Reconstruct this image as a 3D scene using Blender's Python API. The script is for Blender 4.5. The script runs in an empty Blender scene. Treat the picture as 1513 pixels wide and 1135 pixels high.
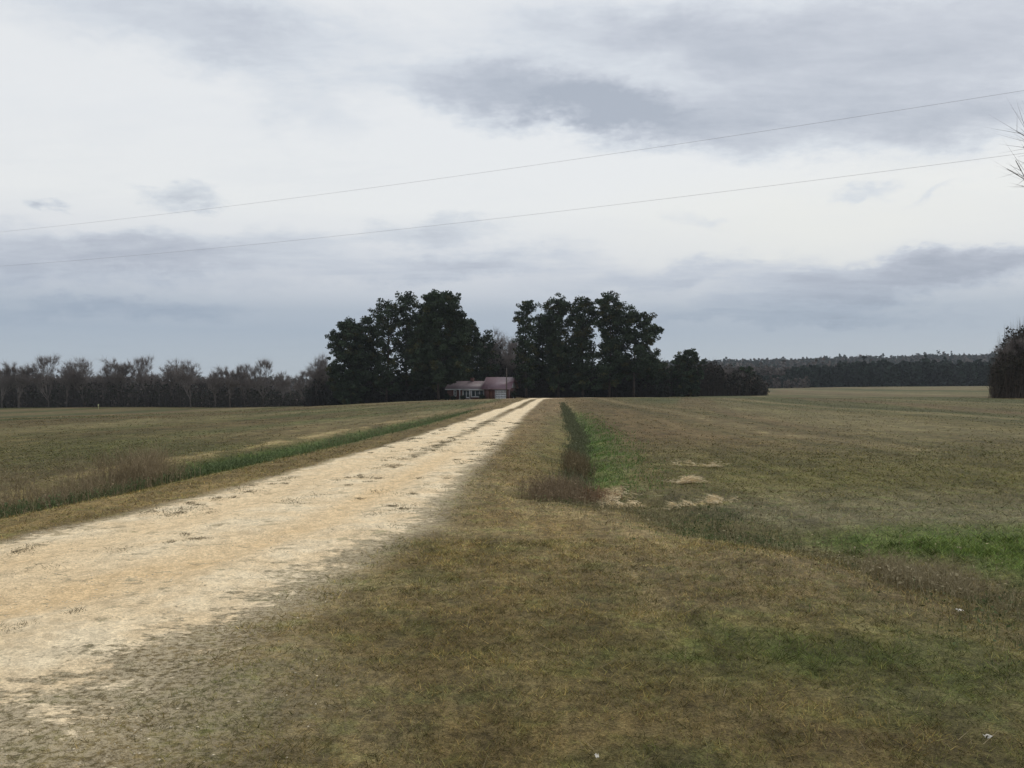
import bpy, math, random
import numpy as np
from mathutils import Vector
R = math.radians
sc = bpy.context.scene
COL = sc.collection
rng = np.random.default_rng(7)
random.seed(7)

# ------------------------------------------------------------------ camera
EYE = 1.6
FPX = 1260.0
cd = bpy.data.cameras.new('camera')
cam = bpy.data.objects.new('camera', cd)
COL.objects.link(cam)
cd.sensor_width = 36.0
cd.lens = 36.0 * FPX / 1513.0
cd.clip_start = 0.05
cd.clip_end = 12000
cam.location = (0, 0, EYE)
cam.rotation_euler = (R(90.2), 0, 0)
sc.camera = cam

# ------------------------------------------------------------------ exposure, world, sun
sc.view_settings.view_transform = 'Standard'
sc.view_settings.look = 'None'
sc.view_settings.gamma = 1.0
sc.view_settings.exposure = 0.0
sc.view_settings.use_curve_mapping = False
sc.render.engine = 'CYCLES'
sc.cycles.volume_bounces = 0
sc.cycles.max_bounces = 5
sc.cycles.transparent_max_bounces = 8

SUN_AZ, SUN_EL = R(35), R(38)      # to the front right, behind the cloud


def azel(px, py):
    """direction of a spot of sky (azimuth from north = +Y, elevation)"""
    a = math.atan((px - 756.5) / FPX)
    e = math.atan((572 - py) / FPX * math.cos(a))
    return a, e


class NT:
    def __init__(s, nt):
        s.nt = nt
        nt.nodes.clear()

    def n(s, typ, ins=None, **kw):
        nd = s.nt.nodes.new(typ)
        for k, v in kw.items():
            setattr(nd, k, v)
        for k, v in (ins or {}).items():
            if isinstance(v, bpy.types.NodeSocket):
                s.nt.links.new(v, nd.inputs[k])
            else:
                nd.inputs[k].default_value = v
        return nd

    def math(s, op, a, b=None, c=None, clamp=False):
        d = {0: a}
        if b is not None: d[1] = b
        if c is not None: d[2] = c
        return s.n('ShaderNodeMath', d, operation=op, use_clamp=clamp).outputs[0]

    def vm(s, op, a, b=None):
        d = {0: a}
        if b is not None: d[1] = b
        return s.n('ShaderNodeVectorMath', d, operation=op)

    def rng(s, v, a, b, c=0.0, d=1.0, smooth=True):
        return s.n('ShaderNodeMapRange', {0: v, 1: a, 2: b, 3: c, 4: d},
                   interpolation_type='SMOOTHSTEP' if smooth else 'LINEAR').outputs[0]

    def mix(s, f, a, b, mode='MIX'):
        nd = s.nt.nodes.new('ShaderNodeMix')
        nd.data_type = 'RGBA'
        nd.blend_type = mode
        for i, v in ((0, f), (6, a), (7, b)):
            if isinstance(v, bpy.types.NodeSocket):
                s.nt.links.new(v, nd.inputs[i])
            else:
                nd.inputs[i].default_value = v if i == 0 else (*v, 1)
        return nd.outputs[2]

    def noise(s, vec, scale, detail=4, rough=0.55, dist=0.0):
        return s.n('ShaderNodeTexNoise', {'Vector': vec, 'Scale': scale, 'Detail': detail,
                                          'Roughness': rough, 'Distortion': dist})


def build_world():
    w = bpy.data.worlds.new('World')
    sc.world = w
    w.use_nodes = True
    t = NT(w.node_tree)
    tc = t.n('ShaderNodeTexCoord')
    d = t.vm('NORMALIZE', tc.outputs['Generated']).outputs[0]
    xyz = t.n('ShaderNodeSeparateXYZ', {0: d})
    az = t.math('ARCTAN2', xyz.outputs[0], xyz.outputs[1])
    el = t.math('ARCSINE', xyz.outputs[2])
    # cloud-deck coordinates: the direction meets a flat layer overhead
    den = t.math('ADD', t.math('MAXIMUM', xyz.outputs[2], 0.0), 0.13)
    deck = t.n('ShaderNodeCombineXYZ', {0: t.math('DIVIDE', xyz.outputs[0], den),
                                        1: t.math('DIVIDE', xyz.outputs[1], den), 2: 0.37}).outputs[0]
    ae = t.n('ShaderNodeCombineXYZ', {0: az, 1: t.math('MULTIPLY', el, 2.1), 2: 0.0}).outputs[0]
    n1 = t.noise(ae, 5.0, 6, 0.6)
    n2 = t.noise(ae, 15.0, 8, 0.68)
    # warped (azimuth, elevation)
    w1 = t.vm('SUBTRACT', n1.outputs['Color'], (0.5, 0.5, 0.5)).outputs[0]
    w2 = t.vm('SUBTRACT', n2.outputs['Color'], (0.5, 0.5, 0.5)).outputs[0]
    p = t.n('ShaderNodeCombineXYZ', {0: az, 1: el, 2: 0.0}).outputs[0]
    p = t.vm('ADD', p, t.vm('MULTIPLY', w1, (0.18, 0.07, 0)).outputs[0]).outputs[0]
    p = t.vm('ADD', p, t.vm('MULTIPLY', w2, (0.12, 0.055, 0)).outputs[0]).outputs[0]

    # cloud banks: (px, py, half width px, half height px, tilt deg, weight, inner softness)
    banks = [
        (330, 35, 520, 62, -6, 0.40, 0.2), (60, 20, 250, 40, 0, 0.12, 0.1),
        (1250, 60, 560, 95, -3, 0.68, 0.3), (900, 60, 300, 60, -3, 0.25, 0.2),
        (775, 140, 215, 44, -6, 0.72, 0.35), (900, 165, 200, 34, -10, 0.4, 0.3), (1180, 175, 400, 50, -4, 0.62, 0.3), (1440, 190, 200, 42, 6, 0.3, .2),
        (430, 120, 140, 60, -30, 0.25, 0.1),
        (90, 301, 36, 13, 0, 0.5, 0.1), (262, 293, 60, 20, 3, 0.5, 0.1),
        (1265, 278, 55, 13, 3, 0.22, 0.1), (1025, 322, 42, 16, -15, 0.2, 0.1), (1390, 285, 60, 10, 15, .16, .1),
        (60, 385, 330, 42, 0, 0.42, 0.2), (330, 372, 240, 30, 6, 0.36, 0.2), (640, 345, 120, 20, 4, .35, .2), (560, 400, 240, 26, 3, 0.36, 0.2), (760, 385, 170, 26, 2, 0.34, 0.2), (180, 455, 260, 14, 2, .3, .2),
        (1010, 408, 260, 26, 3, 0.32, 0.2), (1300, 418, 330, 34, 6, 0.5, 0.3), (1450, 395, 170, 30, 4, .35, .2), (1180, 470, 300, 12, 0, .25, .2),
    ]
    dens = None
    for (px, py, hw, hh, tilt, wt, soft) in banks:
        a, e = azel(px, py)
        a1, _ = azel(px + hw, py)
        a0, _ = azel(px - hw, py)
        _, e1 = azel(px, py - hh)
        ra, re = (a1 - a0) / 2, max(abs(e1 - e), 1e-3)
        m = t.n('ShaderNodeMapping', {'Vector': p, 'Location': (a, e, 0), 'Rotation': (0, 0, R(tilt)),
                                      'Scale': (ra * 1.25, re * 1.45, 1)}, vector_type='TEXTURE').outputs[0]
        ln = t.vm('LENGTH', m).outputs['Value']
        v = t.math('MULTIPLY', t.rng(ln, 1.0, soft * 0.6), wt)
        dens = v if dens is None else t.math('ADD', dens, v)
    n3 = t.noise(deck, 1.1, 6, 0.6, 0.4)
    n4 = t.noise(t.vm('MULTIPLY', deck, (0.55, 1.6, 1)).outputs[0], 2.4, 7, 0.6, 0.3)
    grain = t.math('MULTIPLY', t.math('SUBTRACT', n3.outputs[0], 0.5), 0.45)
    grain2 = t.math('MULTIPLY', t.math('SUBTRACT', n4.outputs[0], 0.5), 0.62)
    grain = t.math('ADD', grain, grain2)
    grain = t.math('ADD', grain, t.math('MULTIPLY', t.math('SUBTRACT', t.noise(t.vm('MULTIPLY', deck, (.7, 1.3, 1)).outputs[0], 7, 8, .7, .2).outputs[0], .5), .55))
    # the rest of the sky dome: broken grey deck above and around
    over = t.math('MULTIPLY', t.rng(el, R(26), R(38)), 0.18)
    side = t.math('MULTIPLY', t.rng(t.math('ABSOLUTE', az), R(34), R(48)), 0.28)
    dens = t.math('ADD', dens, t.math('ADD', over, side))
    # noise bites only where there is cloud
    gm = t.math('ADD', t.math('MULTIPLY', t.rng(dens, 0.0, 0.5), 0.9), 0.30)
    dens = t.math('ADD', dens, t.math('MULTIPLY', grain, gm), clamp=True)
    # clear / thin veil colour by elevation
    veil = t.n('ShaderNodeValToRGB', {0: t.math('DIVIDE', el, R(40))})
    cr = veil.color_ramp
    stops = [(0.0, (.47, .54, .60)), (0.035, (.44, .51, .58)), (0.09, (.385, .455, .55)), (0.125, (.43, .49, .575)),
             (0.155, (.56, .60, .665)), (0.19, (.67, .695, .74)), (0.225, (.74, .76, .79)), (0.29, (.835, .85, .85)), (0.42, (.83, .85, .865)),
             (0.66, (.82, .84, .86)), (1.0, (1.08, 1.08, 1.08))]
    while len(cr.elements) < len(stops):
        cr.elements.new(0.5)
    for e_, (pos, c) in zip(cr.elements, stops):
        e_.position = pos
        e_.color = (*c, 1)
    grey = t.n('ShaderNodeValToRGB', {0: dens})
    cr = grey.color_ramp
    st = [(0.0, (1, 1, 1)), (0.3, (.83, .86, .905)), (0.6, (.68, .71, .775)), (1.0, (.51, .55, .625))]
    while len(cr.elements) < len(st):
        cr.elements.new(0.5)
    for e_, (pos, c) in zip(cr.elements, st):
        e_.position = pos
        e_.color = (*c, 1)
    # low banks are lighter-weight because the veil there is already grey
    col = t.mix(1.0, veil.outputs[0], grey.outputs[0], 'MULTIPLY')
    # cream glow low in the right of the bright gap
    gl = t.n('ShaderNodeMapping', {'Vector': p, 'Location': (*azel(1230, 335), 0),
                                   'Scale': (0.42, 0.10, 1)}, vector_type='TEXTURE').outputs[0]
    gf = t.math('MULTIPLY', t.rng(t.vm('LENGTH', gl).outputs['Value'], 1.0, 0.0), 0.6)
    gf = t.math('MULTIPLY', gf, t.rng(dens, 0.35, 0.0))
    col = t.mix(gf, col, (.85, .85, .79))
    # below the horizon
    low = t.rng(el, R(-1.0), R(-4))
    col = t.mix(low, col, (.22, .22, .18))
    bg = t.n('ShaderNodeBackground', {0: col, 1: 1.0})
    # sunlight and blue sky behind the cloud, filtered through it
    sky = t.n('ShaderNodeTexSky', sky_type='NISHITA', sun_disc=False, sun_elevation=SUN_EL,
              sun_rotation=SUN_AZ)
    bs = t.n('ShaderNodeBackground', {0: sky.outputs[0], 1: 0.10})
    mx = t.n('ShaderNodeMixShader', {0: 0.06, 1: bg.outputs[0], 2: bs.outputs[0]})
    t.n('ShaderNodeOutputWorld', {0: mx.outputs[0]})
    w.cycles.sampling_method = 'MANUAL'
    w.cycles.sample_map_resolution = 512


build_world()

sd = bpy.data.lights.new('sun', 'SUN')
sd.energy = 1.5
sd.angle = R(24)
sd.color = (1.0, 0.95, 0.87)
sun = bpy.data.objects.new('sun', sd)
COL.objects.link(sun)
sv = Vector((math.sin(SUN_AZ) * math.cos(SUN_EL), math.cos(SUN_AZ) * math.cos(SUN_EL), math.sin(SUN_EL)))
sun.rotation_euler = (-sv).to_track_quat('-Z', 'Y').to_euler()


# ------------------------------------------------------------------ numpy helpers
def hash2(ix, iy, s):
    h = (ix.astype(np.int64) * 374761393 + iy.astype(np.int64) * 668265263 + s * 1442695041) & 0xFFFFFFFF
    h = ((h ^ (h >> 13)) * 1274126177) & 0xFFFFFFFF
    h = (h ^ (h >> 16)) & 0xFFFFFFFF
    return h / 4294967295.0


def vnoise(x, y, s=0):
    ix, iy = np.floor(x), np.floor(y)
    fx, fy = x - ix, y - iy
    fx = fx * fx * (3 - 2 * fx)
    fy = fy * fy * (3 - 2 * fy)
    a = hash2(ix, iy, s); b = hash2(ix + 1, iy, s)
    c = hash2(ix, iy + 1, s); d = hash2(ix + 1, iy + 1, s)
    return (a * (1 - fx) + b * fx) * (1 - fy) + (c * (1 - fx) + d * fx) * fy


def fbm(x, y, oct=4, s=0):
    v = 0; a = 0.5; tot = 0
    for o in range(oct):
        v = v + a * vnoise(x * 2 ** o + 17.3 * o, y * 2 ** o - 9.1 * o, s + o)
        tot += a
        a *= 0.55
    return v / tot


def ss(a, b, x):
    t = np.clip((x - a) / (b - a), 0, 1)
    return t * t * (3 - 2 * t)


def seg_dist(x, y, pts):
    """distance to a polyline and the (interpolated) third value of its nearest point, and side (+ = right)"""
    if pts is DR2 or pts is DR1:
        x = x + (fbm(x * .9, y * .9, 3, 201) - .5) * 1.1; y = y + (fbm(x * .9, y * .9, 3, 207) - .5) * 1.1
    best = np.full(np.shape(x), 1e9); val = np.zeros(np.shape(x)); side = np.zeros(np.shape(x))
    for (x0, y0, h0), (x1, y1, h1) in zip(pts[:-1], pts[1:]):
        dx, dy = x1 - x0, y1 - y0
        L = dx * dx + dy * dy
        t = np.clip(((x - x0) * dx + (y - y0) * dy) / L, 0, 1)
        ex, ey = x - (x0 + t * dx), y - (y0 + t * dy)
        d = np.hypot(ex, ey)
        m = d < best
        best = np.where(m, d, best)
        val = np.where(m, h0 + t * (h1 - h0), val)
        side = np.where(m, np.sign(ex * dy - ey * dx), side)
    return best, val, side


# lie of the land (metres, +Y ahead)
ROAD = [(-14, -3.5, 2.4), (-9.2, 1.6, 2.2), (-5.85, 4.7, 1.85), (-3.76, 7.2, 1.5), (-2.98, 9.9, 1.55), (-2.5, 15.2, 1.42),
        (-1.8, 24.3, 1.35), (-.75, 44, 1.2), (1.1, 78, 1.2), (2.9, 112, 1.25), (4.2, 124, 1.4), (4.0, 140, 1.4),
        (1.5, 160, 1.5), (-2.8, 176, 1.6)]
SPUR = [(3.2, 115, 1.0), (6.5, 121, .9), (14, 125, .8), (30, 128, .6)]
DR1 = [(5.6, 95, .5), (4.5, 72, .55), (3.5, 53, .6), (2.2, 27, .6), (1.25, 16, .6), (.95, 12.9, .7)]
DR2 = [(.95, 12.9, .7), (2.3, 10.1, .7), (3.6, 8.0, .8), (4.2, 6.3, .9), (4.4, 4, .9), (4.6, 0, .9), (4.8, -12, .9)]
DL = [(-2.4, 75, .4), (-3.7, 52, .5), (-4.6, 36, .5), (-5.5, 25, .6), (-6.5, 16, .7), (-6.95, 12, .7), (-7.7, 8, .7), (-12.4, 4, .7)]

TR1 = [(12.5, 140, 0), (11.5, 101, 0), (9.9, 50, 0), (9.2, 30, 0), (10.5, 22, 0)]
TR2 = [(30, 140, 0), (26.5, 100, 0), (24.5, 60, 0), (25, 42, 0), (29, 30, 0)]
TR3 = [(60, 220, 0), (50, 150, 0), (44, 90, 0), (45, 60, 0)]
GX = np.array([-900, -400, -200, -135, -62, -18, 4, 40, 90, 185, 300, 900.])
GZ = np.array([-5.2, -5.0, -4.6, -4.1, -3.2, -.55, 0, .05, .25, 1.6, 2.3, 3.0])


def height(x, y):
    x = np.asarray(x, float); y = np.asarray(y, float)
    gx = (np.interp(x - 12, GX, GZ) + np.interp(x, GX, GZ) + np.interp(x + 12, GX, GZ)) / 3 + .06
    z = gx * ss(14, 130, np.hypot(x * .6, y))
    z = z - 0.75 * ss(112, 190, y) * (1 - ss(55, 120, np.abs(x)))
    z = z + (fbm(x * .09, y * .07, 3, 5) - .5) * .22 * ss(5, 40, y)
    hill = np.interp(x, [-900, -500, -150, 200, 420, 800, 1500], [2, 4, 9, 21, 27, 34, 38.])
    z = z + hill * ss(640, 1300, y + 30 * np.sin(x * .011))
    near = y < 140
    dr, h, _ = seg_dist(x, y, ROAD)
    z = np.where(near, z + 0.05 * np.exp(-(dr / (h + .4)) ** 4), z)
    rut = np.exp(-((dr - h * .55) / .22) ** 2)
    z = np.where(near, z - .025 * rut, z)
    for D, dep in ((DR1, .16), (DR2, .13), (DL, .20)):
        d, w, _ = seg_dist(x, y, D)
        z = np.where(near, z - dep * np.exp(-(d / (w * 1.0)) ** 2) * (1 - ss(55, 90, y)), z)
    z = z + np.where(y < 60, (fbm(x * 1.3, y * 1.3, 3, 11) - .5) * .05 + (fbm(x * 5, y * 5, 2, 15) - .5) * .012 * (dr > h), 0)
    return z


def hz(x, y):
    return float(height(np.array([x]), np.array([y]))[0])


def ground_masks(x, y):
    """base colour of the plants/soil, and the amount of pale road chalk 0..1"""
    C = lambda *c: np.array(c)
    x = np.asarray(x, float); y = np.asarray(y, float)
    wob = (fbm(x * .8, y * .8, 3, 21) - .5) * .7
    dr, hr, sr = seg_dist(x, y, ROAD)
    ds, hs, _ = seg_dist(x, y, SPUR)
    d1, _, s1 = seg_dist(x, y, DR1)
    d2, _, s2 = seg_dist(x, y, DR2)
    dl, _, sl = seg_dist(x, y, DL)
    xr = np.interp(y, [-12, 4, 6.3, 8, 10.1, 12.9, 16, 27, 53, 72, 95, 400], [4.8, 4.4, 4.2, 3.6, 2.3, .95, 1.25, 2.2, 3.5, 4.5, 5.6, 20])
    xl = np.interp(y, [-12, 4, 8, 12, 16, 25, 36, 52, 75, 112], [-26, -12.4, -7.7, -6.95, -6.5, -5.5, -4.6, -3.7, -2.4, -.5])
    n_big = fbm(x * .35, y * .35, 4, 31)
    n_med = fbm(x * 1.4, y * 1.4, 4, 37)
    n_fine = fbm(x * 6, y * 6, 3, 41)
    col = np.zeros(x.shape + (3,))

    def lay(c, m):
        nonlocal col
        m = np.clip(m, 0, 1)[..., None]
        col = col * (1 - m) + np.array(c) * m

    # fields: rows run away from the road
    rows = fbm(x * .55, y * .018, 4, 51)
    rows2 = fbm(x * .16 + 4, y * .012, 3, 57)
    broad = fbm(x * .05, y * .03, 3, 61)
    lay((.128, .116, .066), np.ones(x.shape))
    lay((.092, .110, .050), ss(.42, .62, rows * .55 + broad * .45) * .75)
    lay((.150, .122, .075), ss(.50, .66, rows2) * .8)
    lay((.180, .165, .105), ss(.58, .68, rows) * .6)
    lay((.060, .085, .035), ss(.56, .68, fbm(x * .12, y * .05, 4, 67)) * .45)
    # drill rows
    dr_rows = .5 + .5 * np.sin((x + .6 * np.sin(y * .02)) * 2 * np.pi / 3.1)
    lay((.16, .145, .088), dr_rows * .22 * ss(12, 40, y) * (1 - ss(160, 300, y)))
    # left field is greener in the middle distance, brown close and far
    lf = ss(0, 1.5, xl - x)
    lay((.080, .094, .046), lf * ss(16, 30, y) * (1 - ss(60, 120, y)) * (.10 + .80 * ss(.42, .6, n_big * .5 + rows * .5)) * .8)
    lay((.115, .095, .066), lf * (1 - ss(14, 24, y)) * .8)
    lay((.125, .112, .066), lf * ss(120, 180, y) * .5)
    sw = x - .13 * y + 3 * np.sin(y * .03)
    band = fbm(sw * .13, y * .006, 3, 151)
    far_ = ss(18, 40, y)
    lay((.066, .078, .036), far_ * ss(.50, .60, band) * .8)
    lay((.185, .165, .112), far_ * (1 - ss(.36, .44, band)) * .65)
    lay((.135, .100, .068), far_ * ss(.54, .62, fbm(sw * .22 + 9, y * .008, 3, 157)) * .6)
    STRIP = lf * ss(.38, .55, fbm(x * 1.2, y * .5, 3, 145)) * np.exp(-((dl - 1.25) / .42) ** 2) * ss(14, 17, y) * (1 - ss(40, 60, y)) * .95
    # right field: brown near the ditch further on, olive on its near side
    rf = ss(0, 1.0, x - xr)
    lay((.150, .105, .068), rf * ss(17, 30, y) * (1 - ss(5, 11, x - xr)) * .8 * (.5 + .5 * n_med))
    lay((.100, .098, .042), rf * (1 - ss(14, 24, y)) * ss(1.0, 3, x - xr) * (.4 + .6 * n_med) * .9)
    lay((.11, .10, .075), rf * (1 - ss(11.5, 15, y)) * ss(9.2, 10.5, y) * .6)
    for T, wd in ((TR1, .45), (TR2, .8), (TR3, 1.0)):
        td, _, _ = seg_dist(x, y, T)
        lay((.200, .175, .118), rf * np.exp(-(td / wd) ** 2) * .8)
        lay((.085, .086, .045), rf * np.exp(-((td - wd * 3.4) / (wd * 1.5)) ** 2) * .5)
    # verge between the two ditches
    vg = (1 - lf) * (1 - rf)
    lay((.150, .110, .058), vg)
    lay((.175, .125, .080), vg * ss(25, 50, y) * .7)
    lay((.100, .088, .040), vg * (1 - ss(5, 12, y)) * (.30 + .30 * ss(.38, .58, n_big * .6 + n_med * .4)))
    lay((.068, .076, .030), vg * (1 - ss(6, 10, y)) * ss(.50, .68, n_med * .7 + n_big * .3) * .6)
    lay((.145, .120, .070), vg * ss(.50, .66, fbm(x * 1.6, y * 1.6, 4, 71)) * .5)
    lay((.100, .100, .040), vg * ss(12, 20, y) * (1 - ss(40, 60, y)) * ss(.3, 1.6, x - (xr - 2.2)) * .45)
    # left verge strip
    lay((.130, .098, .050), ss(.2, 1.2, x - xl) * (sr < 0) * (y > 3) * .8)
    # greyer thin turf by the gravel shoulder
    sh = (1 - ss(.0, 1.3, dr - hr)) * (sr > 0) * (1 - ss(12, 20, y))
    lay((.150, .132, .092), sh * .8)
    # ditches
    lay((.038, .052, .022), np.exp(-(dl / .5) ** 2) * (1 - ss(60, 80, y)) * .75)
    lay((.052, .085, .028), np.exp(-((dl - .35) / .45) ** 2) * ss(13, 17, y) * (1 - ss(38, 62, y)) * .9)
    wedge = ss(-.2, .2, x - xr) * (1 - ss(.2, np.interp(y, [13, 26, 60], [1.45, 1.5, .9]), (x - xr) + wob * 1.5)) * ss(12.0, 15.5, y + wob * 2) * (1 - ss(30, 75, y))
    lay((.070, .112, .034), wedge * (.55 + .45 * ss(.3, .6, n_med)))
    lay((.060, .080, .034), np.exp(-(d1 / .32) ** 2) * (1 - ss(60, 85, y)) * .8)
    lay((.060, .062, .034), np.exp(-(d2 / .8) ** 2) * .75)
    bright = ss(.2, .9, (x - xr) + wob * .6) * (1 - ss(9.0, 10.2, y + wob)) * ss(1.0, 4, y) * ss(2.6, 3.6, x)
    lay((.066, .090, .029), bright * .9)
    # straw band on the near bank of the ditch, grey weedy strip beside it
    lay((.185, .145, .085), np.exp(-((d2 - 1.15 + wob * .5) / .42) ** 2) * (s2 > 0) * (x < 4.6) * ss(.35, .6, n_med) * .85)
    lay((.14, .11, .072), vg * np.exp(-((y - 7.6 + wob) / 1.2) ** 2) * ss(0, 1.2, x) * .6)
    gp = np.exp(-(((x - 1.8) / 1.5) ** 2 + ((y - 5.0 - .12 * x) / .75) ** 2)) * (.4 + .8 * n_med)
    lay((.074, .088, .032), gp * .7)
    gp = np.exp(-(((x - 3.0) / .9) ** 2 + ((y - 4.5) / .55) ** 2)) * (.4 + .8 * n_med)
    lay((.062, .078, .028), gp * .55)
    # pale straw laid flat
    for (sx, sy, rx, ry) in STRAW:
        q = ((x - sx) / rx) ** 2 + ((y - sy) / ry) ** 2
        lay((.34, .28, .17), np.exp(-q) * ss(.42, .58, fbm(x * 4, y * 4, 4, 141)) * .85)
    # rust earth past the crest
    lay((.20, .10, .065), np.exp(-(ds / 1.6) ** 2) * ss(113, 117, y) * .8)
    # soft edge of the chalk
    w_out = np.where(sr > 0, np.interp(y, [0, 5, 8, 14, 25, 60], [2.0, 1.7, 1.1, .75, .5, .3]),
                     np.interp(y, [0, 8, 14, 25, 60], [1.1, .85, .6, .4, .3]))
    w_in = np.where(sr > 0, np.interp(y, [0, 8, 25], [.7, .6, .4]), np.interp(y, [0, 14, 25], [.5, .4, .35]))
    road = 1 - ss(-w_in, w_out, dr - hr + wob * .35)
    # grassy middle between the wheel tracks
    mid = np.exp(-(dr / np.interp(y, [0, 15, 30, 60, 112], [.2, .26, .34, .42, .52])) ** 2)
    road = road + .36 * np.exp(-(((x + 2.5) / 1.5) ** 2 + ((y - 4.2) / 1.7) ** 2)) * (1 - road)
    road = road - mid * np.interp(y, [0, 8, 14, 20, 30, 60, 108, 113], [.0, .25, .34, .50, .70, .95, 1.15, .8]) * (np.interp(y, [20, 50], [.35, .8]) + np.interp(y, [20, 50], [1.3, .4]) * fbm(x * 2.2, y * .35, 3, 121))
    road = np.maximum(road, (1 - ss(.2, .9, ds)) * .7 * (y > 112))
    road = np.where(y > 260, 0, road)
    lay((.27, .215, .125), STRIP)
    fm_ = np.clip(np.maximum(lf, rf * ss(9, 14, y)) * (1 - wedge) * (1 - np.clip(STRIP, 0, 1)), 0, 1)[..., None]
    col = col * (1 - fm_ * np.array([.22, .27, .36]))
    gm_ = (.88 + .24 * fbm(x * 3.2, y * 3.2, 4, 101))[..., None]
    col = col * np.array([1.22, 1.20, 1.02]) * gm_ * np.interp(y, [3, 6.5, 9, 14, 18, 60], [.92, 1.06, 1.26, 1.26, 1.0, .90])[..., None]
    rut = np.exp(-((dr - hr * .5) / .30) ** 2) * (sr > 0)
    rut2 = np.exp(-((dr - hr * .5) / .4) ** 2) * (sr < 0) * .6
    orange = np.clip((rut + rut2) * (1 - ss(14, 30, y)) + (1 - ss(6, 9, y)) * (dr < hr * .8) * .6, 0, 1)
    return col, np.clip(road, 0, 1), orange


def PX(px, py):
    """flat-ground point seen at that spot of the photograph (used to lay things out)"""
    Y = EYE * FPX / (py - 572)
    return (px - 756.5) / FPX * Y, Y


STRAW = [(*PX(925, 735), .26, .28), (*PX(900, 722), .2, .22), (*PX(1015, 688), .22, .16), (*PX(1050, 689), .2, .18),
         (*PX(1030, 742), .35, .12), (*PX(1010, 715), .16, .12)]


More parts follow.
